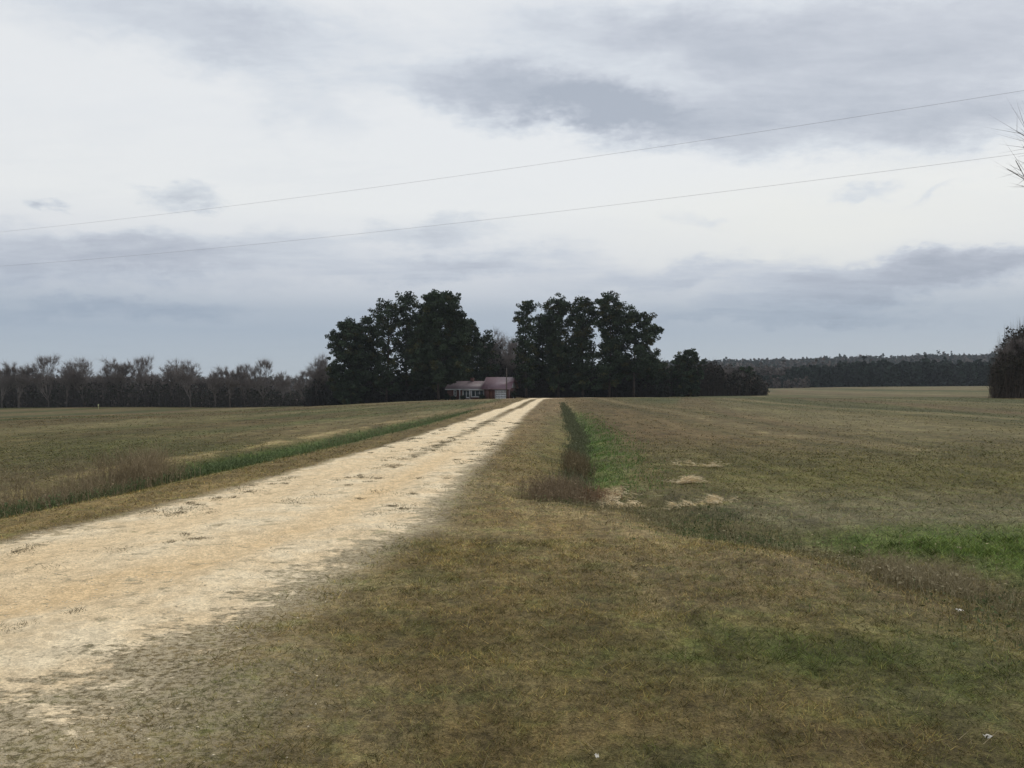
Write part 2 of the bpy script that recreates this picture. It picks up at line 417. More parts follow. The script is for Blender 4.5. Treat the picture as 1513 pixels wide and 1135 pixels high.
# ------------------------------------------------------------------ mesh helpers
class MB:
    """collects triangles/quads, builds ONE mesh object"""
    def __init__(s):
        s.v = []; s.f3 = []; s.f4 = []; s.nv = 0; s.c = []

    def add(s, v, f3=None, f4=None, col=None):
        v = np.asarray(v, float).reshape(-1, 3)
        if f3 is not None and len(f3): s.f3.append(np.asarray(f3, np.int64).reshape(-1, 3) + s.nv)
        if f4 is not None and len(f4): s.f4.append(np.asarray(f4, np.int64).reshape(-1, 4) + s.nv)
        s.v.append(v)
        c = np.ones((len(v), 3)) if col is None else np.broadcast_to(np.asarray(col, float), (len(v), 3))
        s.c.append(c)
        s.nv += len(v)

    def tube(s, pts, rad, n=6, cap=True, col=None):
        pts = np.asarray(pts, float); k = len(pts)
        rad = np.broadcast_to(np.asarray(rad, float), (k,))
        d = np.gradient(pts, axis=0)
        d /= np.linalg.norm(d, axis=1)[:, None] + 1e-9
        up = np.where(np.abs(d[:, 2:3]) > .9, np.array([[1., 0, 0]]), np.array([[0, 0, 1.]]))
        a = np.cross(d, up); a /= np.linalg.norm(a, axis=1)[:, None] + 1e-9
        b = np.cross(d, a)
        th = np.arange(n) * 2 * np.pi / n
        v = pts[:, None] + rad[:, None, None] * (a[:, None] * np.cos(th)[None, :, None] + b[:, None] * np.sin(th)[None, :, None])
        f = []
        for i in range(k - 1):
            for j in range(n):
                j2 = (j + 1) % n
                f.append((i * n + j, i * n + j2, (i + 1) * n + j2, (i + 1) * n + j))
        v = v.reshape(-1, 3)
        f3 = []
        if cap:
            v = np.vstack([v, pts[0], pts[-1]])
            for j in range(n):
                j2 = (j + 1) % n
                f3.append((k * n, j2, j))
                f3.append((k * n + 1, (k - 1) * n + j, (k - 1) * n + j2))
        s.add(v, f3, f, col)

    def box(s, lo, hi, fr=None, col=None):
        x0, y0, z0 = lo; x1, y1, z1 = hi
        v = np.array([(x0, y0, z0), (x1, y0, z0), (x1, y1, z0), (x0, y1, z0), (x0, y0, z1), (x1, y0, z1), (x1, y1, z1), (x0, y1, z1)])
        s.add(v, None, [(0, 3, 2, 1), (4, 5, 6, 7), (0, 1, 5, 4), (1, 2, 6, 5), (2, 3, 7, 6), (3, 0, 4, 7)], col)

    def leaves(s, cen, size, asp=1.0, col=None, upbias=0.0):
        """one small quad leaf-clump at each centre, random turn"""
        n = len(cen)
        if n == 0: return
        size = np.broadcast_to(np.asarray(size, float), (n,))
        a = rng.normal(size=(n, 3)); a[:, 2] *= (1 - upbias) ; a /= np.linalg.norm(a, axis=1)[:, None]
        b = rng.normal(size=(n, 3)); b -= (a * b).sum(1)[:, None] * a
        b /= np.linalg.norm(b, axis=1)[:, None]
        a = a * size[:, None] * .5 * asp; b = b * size[:, None] * .5
        j = 1 + .35 * rng.normal(size=(n, 4, 1))
        v = np.stack([cen - a * j[:, 0], cen - b * j[:, 1], cen + a * j[:, 2], cen + b * j[:, 3]], 1).reshape(-1, 3)
        f = np.arange(n * 4).reshape(-1, 4)
        c = None if col is None else np.repeat(np.broadcast_to(np.asarray(col, float), (n, 3)), 4, 0)
        s.add(v, None, f, c)

    def slivers(s, base, tip, width, col=None):
        """one thin triangle from each base to each tip"""
        n = len(base)
        if n == 0: return
        d = tip - base
        r = rng.normal(size=(n, 3)); w = np.cross(d, r)
        w /= np.linalg.norm(w, axis=1)[:, None] + 1e-9
        w = w * np.broadcast_to(np.asarray(width, float), (n,))[:, None] * .5
        v = np.stack([base - w, base + w, tip], 1).reshape(-1, 3)
        c = None if col is None else np.repeat(np.broadcast_to(np.asarray(col, float), (n, 3)), 3, 0)
        s.add(v, np.arange(n * 3).reshape(-1, 3), None, c)

    def build(s, name, mat, parent=None, colors=False, smooth=False, link=True):
        v = np.concatenate(s.v)
        f3 = np.concatenate(s.f3) if s.f3 else np.zeros((0, 3), np.int64)
        f4 = np.concatenate(s.f4) if s.f4 else np.zeros((0, 4), np.int64)
        me = bpy.data.meshes.new(name)
        me.vertices.add(len(v))
        me.vertices.foreach_set('co', v.astype(np.float32).ravel())
        loops = np.concatenate([f3.ravel(), f4.ravel()]).astype(np.int32)
        me.loops.add(len(loops))
        me.loops.foreach_set('vertex_index', loops)
        npoly = len(f3) + len(f4)
        me.polygons.add(npoly)
        st = np.concatenate([np.arange(len(f3)) * 3, len(f3) * 3 + np.arange(len(f4)) * 4]).astype(np.int32)
        me.polygons.foreach_set('loop_start', st)
        me.update(calc_edges=True)
        if smooth:
            me.polygons.foreach_set('use_smooth', np.ones(npoly, bool))
        if colors:
            at = me.color_attributes.new('tint', 'FLOAT_COLOR', 'POINT')
            c = np.concatenate(s.c)
            at.data.foreach_set('color', np.hstack([c, np.ones((len(c), 1))]).astype(np.float32).ravel())
        me.materials.append(mat)
        if not link:
            return me
        o = bpy.data.objects.new(name, me)
        COL.objects.link(o)
        if parent: o.parent = parent
        return o


def tag(o, label=None, cat=None, group=None, kind=None):
    if label: o['label'] = label
    if cat: o['category'] = cat
    if group: o['group'] = group
    if kind: o['kind'] = kind
    return o


def empty(name, loc, rz=0.0):
    o = bpy.data.objects.new(name, None)
    o.empty_display_size = .3
    COL.objects.link(o)
    o.location = loc
    o.rotation_euler = (0, 0, rz)
    return o


def copy_tree(o, parent=None):
    c = o.copy()
    COL.objects.link(c)
    if parent: c.parent = parent
    for ch in [q for q in o.children]:
        copy_tree(ch, c)
    return c


# ------------------------------------------------------------------ materials
def mat_simple(name, col, rough=.85, noise=(0, 0), spec=.3, bump=0, tint=False, metal=0.0):
    m = bpy.data.materials.new(name)
    m.use_nodes = True
    t = NT(m.node_tree)
    tc = t.n('ShaderNodeTexCoord')
    if tint:
        base = t.mix(1.0, t.n('ShaderNodeVertexColor', layer_name='tint').outputs[0], col, 'MULTIPLY')
    else:
        base = t.n('ShaderNodeRGB').outputs[0]
        base.default_value = (*col, 1)
    bs = t.n('ShaderNodeBsdfPrincipled', {'Roughness': rough, 'Specular IOR Level': spec, 'Metallic': metal})
    if noise[0]:
        nz = t.noise(tc.outputs['Object'], noise[0], 5, .6)
        f = t.rng(nz.outputs[0], .3, .7, 1 - noise[1], 1 + noise[1])
        base = t.mix(1.0, base, t.n('ShaderNodeCombineColor', {0: f, 1: f, 2: f}).outputs[0], 'MULTIPLY')
        if bump:
            b = t.n('ShaderNodeBump', {'Height': nz.outputs[0], 'Strength': bump, 'Distance': .02})
            t.nt.links.new(b.outputs[0], bs.inputs['Normal'])
    t.nt.links.new(base, bs.inputs['Base Color'])
    t.n('ShaderNodeOutputMaterial', {0: bs.outputs[0]})
    return m


def mat_ground():
    m = bpy.data.materials.new('ground_soil_and_turf')
    m.use_nodes = True
    t = NT(m.node_tree)
    pos = t.n('ShaderNodeNewGeometry').outputs['Position']
    base = t.n('ShaderNodeVertexColor', layer_name='tint').outputs[0]
    ra = t.n('ShaderNodeAttribute', attribute_name='road')
    road = ra.outputs['Fac']
    org = t.n('ShaderNodeAttribute', attribute_name='orange').outputs['Fac']
    # plants: mottled thatch
    a = t.noise(pos, 2.2, 5, .65)
    b = t.noise(pos, 14, 5, .7)
    c = t.noise(pos, 70, 3, .7)
    f = t.math('MULTIPLY', t.rng(a.outputs[0], .32, .68, .78, 1.22), t.rng(b.outputs[0], .3, .7, .58, 1.42))
    f = t.math('MULTIPLY', f, t.rng(c.outputs[0], .3, .72, .6, 1.4))
    a0 = t.noise(t.vm('MULTIPLY', pos, (.6, 1.3, 1)).outputs[0], .75, 5, .65)
    f = t.math('MULTIPLY', f, t.rng(a0.outputs[0], .34, .66, .86, 1.14))
    # far fields: crop residue streaks lying along the rows
    row = t.noise(t.vm('MULTIPLY', pos, (1, .12, 1)).outputs[0], 2.2, 5, .65)
    row2 = t.noise(t.vm('MULTIPLY', pos, (.35, .06, 1)).outputs[0], .8, 4, .6)
    f = t.math('MULTIPLY', f, t.rng(row.outputs[0], .3, .7, .75, 1.25))
    f = t.math('MULTIPLY', f, t.rng(row2.outputs[0], .3, .7, .85, 1.15))
    grass = t.mix(1.0, base, t.n('ShaderNodeCombineColor', {0: f, 1: f, 2: f}).outputs[0], 'MULTIPLY')
    hue = t.noise(pos, 5, 3, .6)
    grass = t.mix(t.rng(hue.outputs[0], .4, .62, 0, .3), grass, t.mix(1.0, grass, (1.12, .98, .82), 'MULTIPLY'))
    hue2 = t.noise(t.vm('ADD', pos, (31, 7, 0)).outputs[0], 3.1, 4, .6)
    grass = t.mix(t.rng(hue2.outputs[0], .5, .68, 0, .4), grass, t.mix(1.0, grass, (.72, 1.1, .62), 'MULTIPLY'))
    # chalk road
    r1 = t.noise(pos, 1.6, 5, .6)
    r2 = t.noise(t.vm('MULTIPLY', pos, (1, .6, 1)).outputs[0], 9, 6, .72)
    r3 = t.noise(pos, 55, 4, .75)
    vor = t.n('ShaderNodeTexVoronoi', {'Vector': pos, 'Scale': 42.0, 'Randomness': 1.0})
    chalk = t.mix(t.rng(r1.outputs[0], .35, .65), (.70, .545, .335), (.77, .64, .43))
    chalk = t.mix(t.math('MULTIPLY', org, t.rng(r1.outputs[0], .3, .62, .25, .9)), chalk, (.68, .49, .265))
    g = t.math('MULTIPLY', t.rng(r2.outputs[0], .28, .7, .80, 1.16), t.rng(r3.outputs[0], .3, .7, .78, 1.2))
    g = t.math('MULTIPLY', g, t.rng(t.n('ShaderNodeSeparateColor', {0: vor.outputs['Color']}).outputs[0], 0, 1, .86, 1.12, False))
    chalk = t.mix(1.0, chalk, t.n('ShaderNodeCombineColor', {0: g, 1: g, 2: g}).outputs[0], 'MULTIPLY')
    # edge: ragged threshold
    e1 = t.noise(t.vm('MULTIPLY', pos, (.7, 1.35, 1)).outputs[0], 2.4, 8, .68)
    e2 = t.noise(t.vm('MULTIPLY', pos, (.7, 1.2, 1)).outputs[0], 9, 8, .82)
    ns = t.math('ADD', t.math('MULTIPLY', t.rng(e1.outputs[0], .32, .68, 0, 1, False), .42),
                t.math('MULTIPLY', t.rng(e2.outputs[0], .32, .68, 0, 1, False), .58))
    thr = t.math('SUBTRACT', 0.97, t.math('MULTIPLY', road, 1.02))
    fac = t.rng(t.math('SUBTRACT', ns, thr), -.05, .09)
    fac = t.math('MULTIPLY', fac, t.rng(road, 0.01, .08))
    # tufts that survive on the chalk
    k1 = t.noise(t.vm('MULTIPLY', pos, (.9, 1.2, 1)).outputs[0], 4.2, 8, .72)
    k2 = t.noise(pos, .9, 2, .5)
    tuft = t.math('ADD', k1.outputs[0], t.math('MULTIPLY', t.math('SUBTRACT', k2.outputs[0], .5), .30))
    fac = t.math('MULTIPLY', fac, t.math('SUBTRACT', 1.0, t.math('MULTIPLY', t.rng(tuft, .575, .635), .78)))
    # thin worn shoulder: greyish pale dust in the turf
    d3 = t.noise(pos, 22, 8, .85)
    dust = t.math('MULTIPLY', t.rng(road, .02, .40), t.rng(d3.outputs[0], .45, .545, .10, .88))
    grass = t.mix(dust, grass, (.54, .45, .30))
    col = t.mix(fac, grass, chalk)
    bs = t.n('ShaderNodeBsdfPrincipled', {'Base Color': col, 'Roughness': .95, 'Specular IOR Level': .12})
    hgt = t.math('ADD', t.math('MULTIPLY', b.outputs[0], .4), t.math('MULTIPLY', c.outputs[0], .35))
    hr_ = t.math('ADD', t.math('MULTIPLY', r2.outputs[0], .45), t.math('MULTIPLY', r3.outputs[0], .22))
    hm = t.n('ShaderNodeMix', {0: fac, 2: hgt, 3: hr_}).outputs[0]
    bp = t.n('ShaderNodeBump', {'Height': hm, 'Strength': .9, 'Distance': .06})
    t.nt.links.new(bp.outputs[0], bs.inputs['Normal'])
    t.n('ShaderNodeOutputMaterial', {0: bs.outputs[0]})
    return m


M = {
    'ground': mat_ground(),
    'blade': mat_simple('grass_blades', (1, 1, 1), .9, tint=True, spec=.1),
    'needle': mat_simple('pine_needles', (1, 1, 1), .9, tint=True, spec=.12),
    'bark': mat_simple('pine_bark', (.055, .042, .034), .95, (3, .4)),
    'twig': mat_simple('bare_twigs', (1, 1, 1), .95, tint=True, spec=.05),
    'greybark': mat_simple('grey_bark', (.085, .072, .062), .95, (3, .35)),
    'stone': mat_simple('gravel_stones', (1, 1, 1), .9, tint=True, spec=.15),
    'wood': mat_simple('weathered_pole_wood', (.10, .08, .065), .9, (6, .3)),
    'wire': mat_simple('wire_metal', (.45, .45, .47), .5),
    'steel': mat_simple('transformer_grey', (.35, .36, .37), .5),
}

# ------------------------------------------------------------------ ground sheet
def spaced(lo, hi, core_lo, core_hi, step, growth, mx):
    a = list(np.arange(core_lo, core_hi + 1e-6, step))
    s = step; x = a[-1]
    while x < hi:
        s = min(s * growth, mx); x += s; a.append(x)
    s = step; x = a[0]; pre = []
    while x > lo:
        s = min(s * growth, mx); x -= s; pre.append(x)
    return np.array(pre[::-1] + a)


xs = spaced(-2600, 2600, -8.5, 6.5, .085, 1.035, 60)
ys = spaced(-400, 2600, 3.0, 17.0, .085, 1.022, 45)
gx, gy = np.meshgrid(xs, ys)
gz = height(gx, gy)
nx, ny = len(xs), len(ys)
idx = np.arange(nx * ny).reshape(ny, nx)
f4 = np.stack([idx[:-1, :-1], idx[:-1, 1:], idx[1:, 1:], idx[1:, :-1]], -1).reshape(-1, 4)
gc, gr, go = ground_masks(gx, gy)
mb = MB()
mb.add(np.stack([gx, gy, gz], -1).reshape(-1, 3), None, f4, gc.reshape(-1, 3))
ground = mb.build('ground', M['ground'], colors=True, smooth=True)
tag(ground, kind='structure')
for nm, arr in (('road', gr), ('orange', go)):
    at = ground.data.attributes.new(nm, 'FLOAT', 'POINT')
    at.data.foreach_set('value', arr.astype(np.float32).ravel())


def dens_pts(n, ymin, ymax, p, side=.68, pad=2.2):
    """random ground points, density falling as distance^-p, over the wedge ahead"""
    u = rng.random(n)
    q = 2 - p
    y = (ymin ** q + u * (ymax ** q - ymin ** q)) ** (1 / q) if abs(q) > 1e-3 else ymin * (ymax / ymin) ** u
    x = (rng.random(n) * 2 - 1) * (y * side + pad)
    return x, y


# ------------------------------------------------------------------ turf (stuff)
def turf():
    m = MB()
    def blades(x, y, h, w, col, lean):
        n = len(x)
        z = height(x, y) - .004
        a = rng.random(n) * 2 * np.pi
        l = h * lean * (rng.random(n) ** .7)
        base = np.stack([x, y, z], 1)
        tip = base + np.stack([np.cos(a) * l, np.sin(a) * l, h * (.55 + .45 * rng.random(n))], 1)
        m.slivers(base, tip, w, col)
    for (n, y0, y1, p) in ((270000, 2.6, 9, 1.2), (185000, 8, 30, 1.3)):
        x, y = dens_pts(n, y0, y1, p)
        c, rd, _ = ground_masks(x, y)
        clump = fbm(x * 7, y * 7, 2, 91)
        rag = fbm(x * 3.2, y * 3.2, 4, 95)
        keep = (rng.random(n) < (.35 + .9 * clump)) & (rng.random(n) > rd * 2.9 + (rag - .5) * 1.2)
        keep &= rng.random(n) > ss(13, 30, y)
        x, y, c, clump = x[keep], y[keep], c[keep], clump[keep]
        n = len(x)
        v = (.55 + .75 * rng.random((n, 1))) * (.40 + 1.3 * np.clip(.5 + 1.9 * (fbm(x * 13, y * 13, 3, 93) - .5), 0, 1))[:, None]
        dead = rng.random((n, 1)) < .30
        c = c * v * 1.45
        c = np.where(dead, c * np.array([1.38, 1.28, 1.05]), c * np.array([.90, 1.03, .85]))
        green = c[:, 1] > c[:, 0] * 1.15
        h = (.016 + .030 * clump) * (1 + .9 * green) * (.7 + .6 * rng.random(n)) * np.interp(y, [3, 10, 30], [1, 1.2, 1.7])
        w = .0032 * np.interp(y, [3, 8, 15, 30], [1, 1.7, 3, 6]) * (.7 + .6 * rng.random(n))
        blades(x, y, h, w, c, 1.5)
    # ragged tufts that have taken hold on the chalk
    ty = 4.5 + 36 * rng.random(700) ** 1.5
    P_ = np.array(ROAD)[::-1] if ROAD[0][1] > ROAD[-1][1] else np.array(ROAD)
    rx_ = np.interp(ty, P_[:, 1], P_[:, 0]); rh = np.interp(ty, P_[:, 1], P_[:, 2])
    u = rng.random(700)
    u = np.where((ty < 14) & (u < .38) & (rng.random(700) < .6), .5 + .5 * rng.random(700), u)
    off = np.where(u < .38, rng.normal(size=700) * .16, np.where(u < .72, rh * (.80 + .35 * rng.random(700)), -rh * (.72 + .38 * rng.random(700))))
    stray = rng.random(700) < .12
    off = np.where(stray, rh * (rng.random(700) * 2 - 1), off)
    patch = fbm((rx_ + off) * 1.1, ty * 1.1, 3, 171)
    kk = (patch > .47) & (rng.random(700) < .62)
    tx, ty = (rx_ + off)[kk], ty[kk]
    nt = len(tx)
    per = 70
    rad = (.03 + .09 * rng.random(nt) ** 1.5)
    bx = np.repeat(tx, per) + rng.normal(size=nt * per) * np.repeat(rad, per) * 1.0
    by = np.repeat(ty, per) + rng.normal(size=nt * per) * np.repeat(rad, per) * 1.5
    cc = np.array([.190, .165, .100]) * (.45 + .7 * rng.random((nt * per, 1))) * np.where(rng.random((nt * per, 1)) < .3, 1.35, .9)
    blades(bx, by, .012 + .022 * rng.random(nt * per), .0036 * np.interp(by, [4, 10, 40], [1, 2, 5]), cc, 1.6)
    # pale dead stalks standing proud
    x, y = dens_pts(5000, 3, 22, 1.3)
    c, rd, _ = ground_masks(x, y)
    k = rd < .15
    x, y = x[k], y[k]
    n = len(x)
    cc = np.array([.26, .21, .12]) * (.6 + .7 * rng.random((n, 1)))
    blades(x, y, .05 + .06 * rng.random(n), .0035 * np.interp(y, [3, 10, 22], [1, 2, 4]), cc, 1.6)
    tag(m.build('grass', M['blade'], colors=True), 'short winter turf, brown and olive, growing over the verge', 'grass', kind='stuff')


turf()


def rows_of_stubble():
    """field residue: low tufts out across both fields"""
    m = MB()
    n = 90000
    x, y = dens_pts(n, 10, 120, 1.25, .66, 2)
    dr, h, _ = seg_dist(x, y, ROAD)
    c, rd, _ = ground_masks(x, y)
    rr = .5 + .5 * np.sin(x * 2 * np.pi / .9)
    cl = fbm(x * .8, y * .5, 3, 83)
    k = (rd < .05) & (dr > h + .5) & (rng.random(n) < (.25 + .75 * rr) * ss(.3, .6, cl)) & ((y > 14) | (rng.random(n) < .5))
    x, y, c = x[k], y[k], c[k]
    n = len(x)
    z = height(x, y)
    a = rng.random(n) * 6.283
    L = (.04 + .05 * rng.random(n)) * np.interp(y, [10, 60, 120], [1, 1.3, 1.6])
    b = np.stack([x, y, z], 1)
    e = b + np.stack([np.cos(a) * L, np.sin(a) * L, L * (.15 + .7 * rng.random(n))], 1)
    c = c * (.9 + 1.1 * rng.random((n, 1)))
    m.slivers(b, e, .014 * np.interp(y, [10, 40, 120], [1, 2.2, 4]), c)
    tag(m.build('field_stubble', M['blade'], colors=True), 'low crop stubble scattered over both fields', 'stubble', kind='stuff')


rows_of_stubble()


# ------------------------------------------------------------------ gravel (stuff)
def gravel():
    m = MB()
    n = 60000
    x, y = dens_pts(n, 2.8, 26, 1.35)
    _, rd, og = ground_masks(x, y)
    k = (rng.random(n) < np.clip((rd - .06) * 1.6, 0, 1) * ss(.35, .6, fbm(x * 2.5, y * 2.5, 3, 111)))
    x, y, og = x[k], y[k], og[k]
    n = len(x)
    s = .003 + .009 * rng.random(n) ** 3
    s *= np.interp(y, [3, 12, 26], [1, 1.3, 2.2])
    z = height(x, y) + s * .1
    o = np.array([(1, 0, 0), (0, 1, 0), (-1, 0, 0), (0, -1, 0), (0, 0, .45), (0, 0, -.5)], float)
    a = rng.random(n) * 6.28
    ca, sa = np.cos(a), np.sin(a)
    j = .7 + .6 * rng.random((n, 6, 1))
    V = o[None] * j * s[:, None, None]
    V = np.stack([V[..., 0] * ca[:, None] - V[..., 1] * sa[:, None] * .7, V[..., 0] * sa[:, None] + V[..., 1] * ca[:, None] * .7, V[..., 2]], -1)
    V = V + np.stack([x, y, z], 1)[:, None]
    F = np.array([(0, 1, 4), (1, 2, 4), (2, 3, 4), (3, 0, 4), (1, 0, 5), (2, 1, 5), (3, 2, 5), (0, 3, 5)])
    F = (F[None] + (np.arange(n) * 6)[:, None, None]).reshape(-1, 3)
    c = np.array([.68, .58, .41]) * (.65 + .5 * rng.random((n, 1)))
    m.add(V.reshape(-1, 3), F, None, np.repeat(c, 6, 0))
    tag(m.build('gravel', M['stone'], colors=True), 'loose pale limestone gravel spread on the farm track', 'gravel', kind='stuff')


gravel()


# ------------------------------------------------------------------ weeds, straw (stuff)
def stems(m, x, y, h, w, cols, lean=.35, twigs=3, leaf=0.0):
    n = len(x)
    z = height(x, y)
    base = np.stack([x, y, z], 1)
    a = rng.random(n) * 6.28
    L = h * lean * rng.random(n)
    tip = base + np.stack([np.cos(a) * L, np.sin(a) * L, h], 1)
    m.slivers(base, tip, w, cols)
    for k in range(twigs):
        t = (.3 + .6 * rng.random(n))[:, None]
        b = base + (tip - base) * t
        d = rng.normal(size=(n, 3)) * .35
        d[:, 2] = np.abs(d[:, 2]) + .35
        e = b + d * (h * .5)[:, None]
        m.slivers(b, e, np.asarray(w) * .7, cols)
    if leaf:
        t = (.2 + .8 * rng.random(n))[:, None]
        m.leaves(base + (tip - base) * t + rng.normal(size=(n, 3)) * .02, leaf * (.6 + .8 * rng.random(n)), 1.6, cols)


def along(poly, n, y0, y1, off, spread):
    ys_ = y0 + (y1 - y0) * rng.random(n)
    P = np.array(poly)[:, :2]
    P = P[np.argsort(P[:, 1])]
    x = np.interp(ys_, P[:, 1], P[:, 0]) + off + rng.normal(size=n) * spread
    return x, ys_ + rng.normal(size=n) * .05


def weeds():
    def cols(n, base, v=.5):
        return np.array(base) * (1 - v / 2 + v * 1.2 * rng.random((n, 1)))
    # grey-brown dead weeds in the left ditch
    m = MB()
    x, y = along(DL, 4600, 10.3, 15.9, 0, .30)
    hh = np.interp(y, [10, 12, 13, 14.6, 15.9], [.14, .24, .34, .40, .36]) * (.35 + .6 * rng.random(len(x))) * (.15 + 1.9 * ss(.3, .7, fbm(x * 1.5, y * 1.5, 2, 3)))
    stems(m, x, y, hh, .006 * np.ones(len(x)), cols(len(x), (.26, .205, .125)), .4, 4, .016)
    x, y = along(DL, 1700, 9.3, 19.0, .35, .2)
    stems(m, x, y, .08 + .14 * rng.random(len(x)), .012, cols(len(x), (.105, .135, .06)), .8, 2, .022)
    tag(m.build('dead_weeds', M['blade'], colors=True), 'grey brown dead weeds standing in the ditch left of the track', 'weeds', kind='stuff')
    # green growth along the left ditch
    m = MB()
    x, y = along(DL, 9000, 16, 70, .2, .35); k_ = rng.random(9000) < 1 - ss(30, 70, y); x, y = x[k_], y[k_]
    stems(m, x, y, .04 + .08 * rng.random(len(x)), .010 + .0005 * y, cols(len(x), (.13, .165, .072)), .8, 1, .022)
    x, y = along(DL, 500, 24, 50, .1, .2)
    stems(m, x, y, .10 + .16 * rng.random(len(x)), .015, cols(len(x), (.17, .155, .08)), .5, 2, .02)
    tag(m.build('ditch_grass', M['blade'], colors=True), 'rank green grass lining the ditch on the left of the track', 'grass', kind='stuff')
    # right-hand ditch
    m = MB()
    x, y = along(DR1, 6500, 13.5, 85, -.05, .17); k_ = rng.random(6500) < 1 - ss(20, 85, y) * .9; x, y = x[k_], y[k_]
    stems(m, x, y, (.06 + .13 * rng.random(len(x))) * (.5 + fbm(x * 2, y * .8, 3, 8)), .008 + .0007 * y, cols(len(x), (.13, .135, .075)), .6, 2, .022)
    x, y = along(DR1, 12000, 13.3, 60, .75, .45); k_ = (rng.random(12000) < .6 * (1 - ss(16, 60, y))) & (rng.random(12000) < 1.6 * fbm(x * 1.5, y, 3, 19) - .2); x, y = x[k_], y[k_]
    stems(m, x, y, .03 + .05 * rng.random(len(x)), .008 + .0006 * y, cols(len(x), (.13, .20, .062)), .9, 1, .014)
    tag(m.build('ditch_grass', M['blade'], colors=True), 'bright green wedge of grass running up the right ditch', 'grass', kind='stuff')
    m = MB()
    cx, cy = PX(826, 724)
    x = cx + rng.normal(size=1500) * .24; y = cy + rng.normal(size=1500) * .34
    stems(m, x, y, .13 + .22 * rng.random(1500), .006, cols(1500, (.23, .175, .11)), .35, 4, .018)
    cx, cy = PX(872, 722)
    x = cx + rng.normal(size=500) * .22; y = cy + rng.normal(size=500) * .25
    stems(m, x, y, .08 + .10 * rng.random(500), .006, cols(500, (.25, .155, .095)), .5, 3, .018)
    cx, cy = PX(852, 690)
    x = cx + rng.normal(size=900) * .12; y = cy + rng.normal(size=900) * .7
    stems(m, x, y, .15 + .26 * rng.random(900), .007, cols(900, (.16, .125, .07)), .35, 4, .02)
    tag(m.build('dead_weeds', M['blade'], colors=True), 'russet brown weeds at the near end of the right ditch', 'weeds', kind='stuff')
    m = MB()
    x, y = along(DR2, 5000, 4.6, 12.8, .0, .6)
    k_ = (rng.random(len(x)) < .25) | (y > 9.2) | (x < np.interp(y, [4, 6.3, 8, 10.1], [4.4, 4.2, 3.6, 2.3]) + .15)
    x, y = x[k_], y[k_]
    hh = (.035 + .085 * rng.random(len(x))) * (.4 + 1.2 * fbm(x * 1.8, y * 1.8, 3, 9))
    g = fbm(x * 1.1, y * 1.1, 3, 10)[:, None]
    c = np.where(g + .1 * rng.normal(size=g.shape) + ss(6, 9.5, 13 - y)[:, None] * .35 > .60, np.array([[.105, .13, .055]]), np.array([[.25, .215, .12]]))
    stems(m, x, y, hh, .005, c * (.6 + .8 * rng.random((len(x), 1))), .6, 3, .016)
    cx, cy = PX(1360, 850)
    x = cx + rng.normal(size=700) * .22; y = cy + rng.normal(size=700) * .30
    stems(m, x, y, .08 + .15 * rng.random(700), .005, cols(700, (.28, .235, .14)), .6, 3, .015)
    tag(m.build('ditch_weeds', M['blade'], colors=True), 'mixed dead and green weeds in the ditch crossing the right foreground', 'weeds', kind='stuff')
    # flattened pale straw
    m = MB()
    for (sx, sy, rx, ry) in STRAW:
        n = int(2600 * rx * max(ry, .2) / .1)
        x = sx + rng.normal(size=n) * rx * .7; y = sy + rng.normal(size=n) * ry * .8
        k_ = fbm(x * 3.5, y * 3.5, 4, 143) > .57
        x, y = x[k_], y[k_]; n = len(x)
        z = height(x, y) + .01 + .09 * rng.random(n) * ss(.53, .66, fbm(x * 3.5, y * 3.5, 4, 143))
        a = rng.normal(size=n) * .7 + (0 if rng.random() < .5 else math.pi)
        L = .05 + .13 * rng.random(n)
        b = np.stack([x, y, z], 1)
        e = b + np.stack([np.cos(a) * L, np.sin(a) * L * .6, .02 * rng.normal(size=n) + .02], 1)
        m.slivers(b, e, .007, np.array([.85, .70, .45]) * (.6 + .6 * rng.random((n, 1))))
    tag(m.build('straw', M['blade'], colors=True), 'pale flattened straw lying in patches beside the right ditch', 'straw', kind='stuff')


weeds()


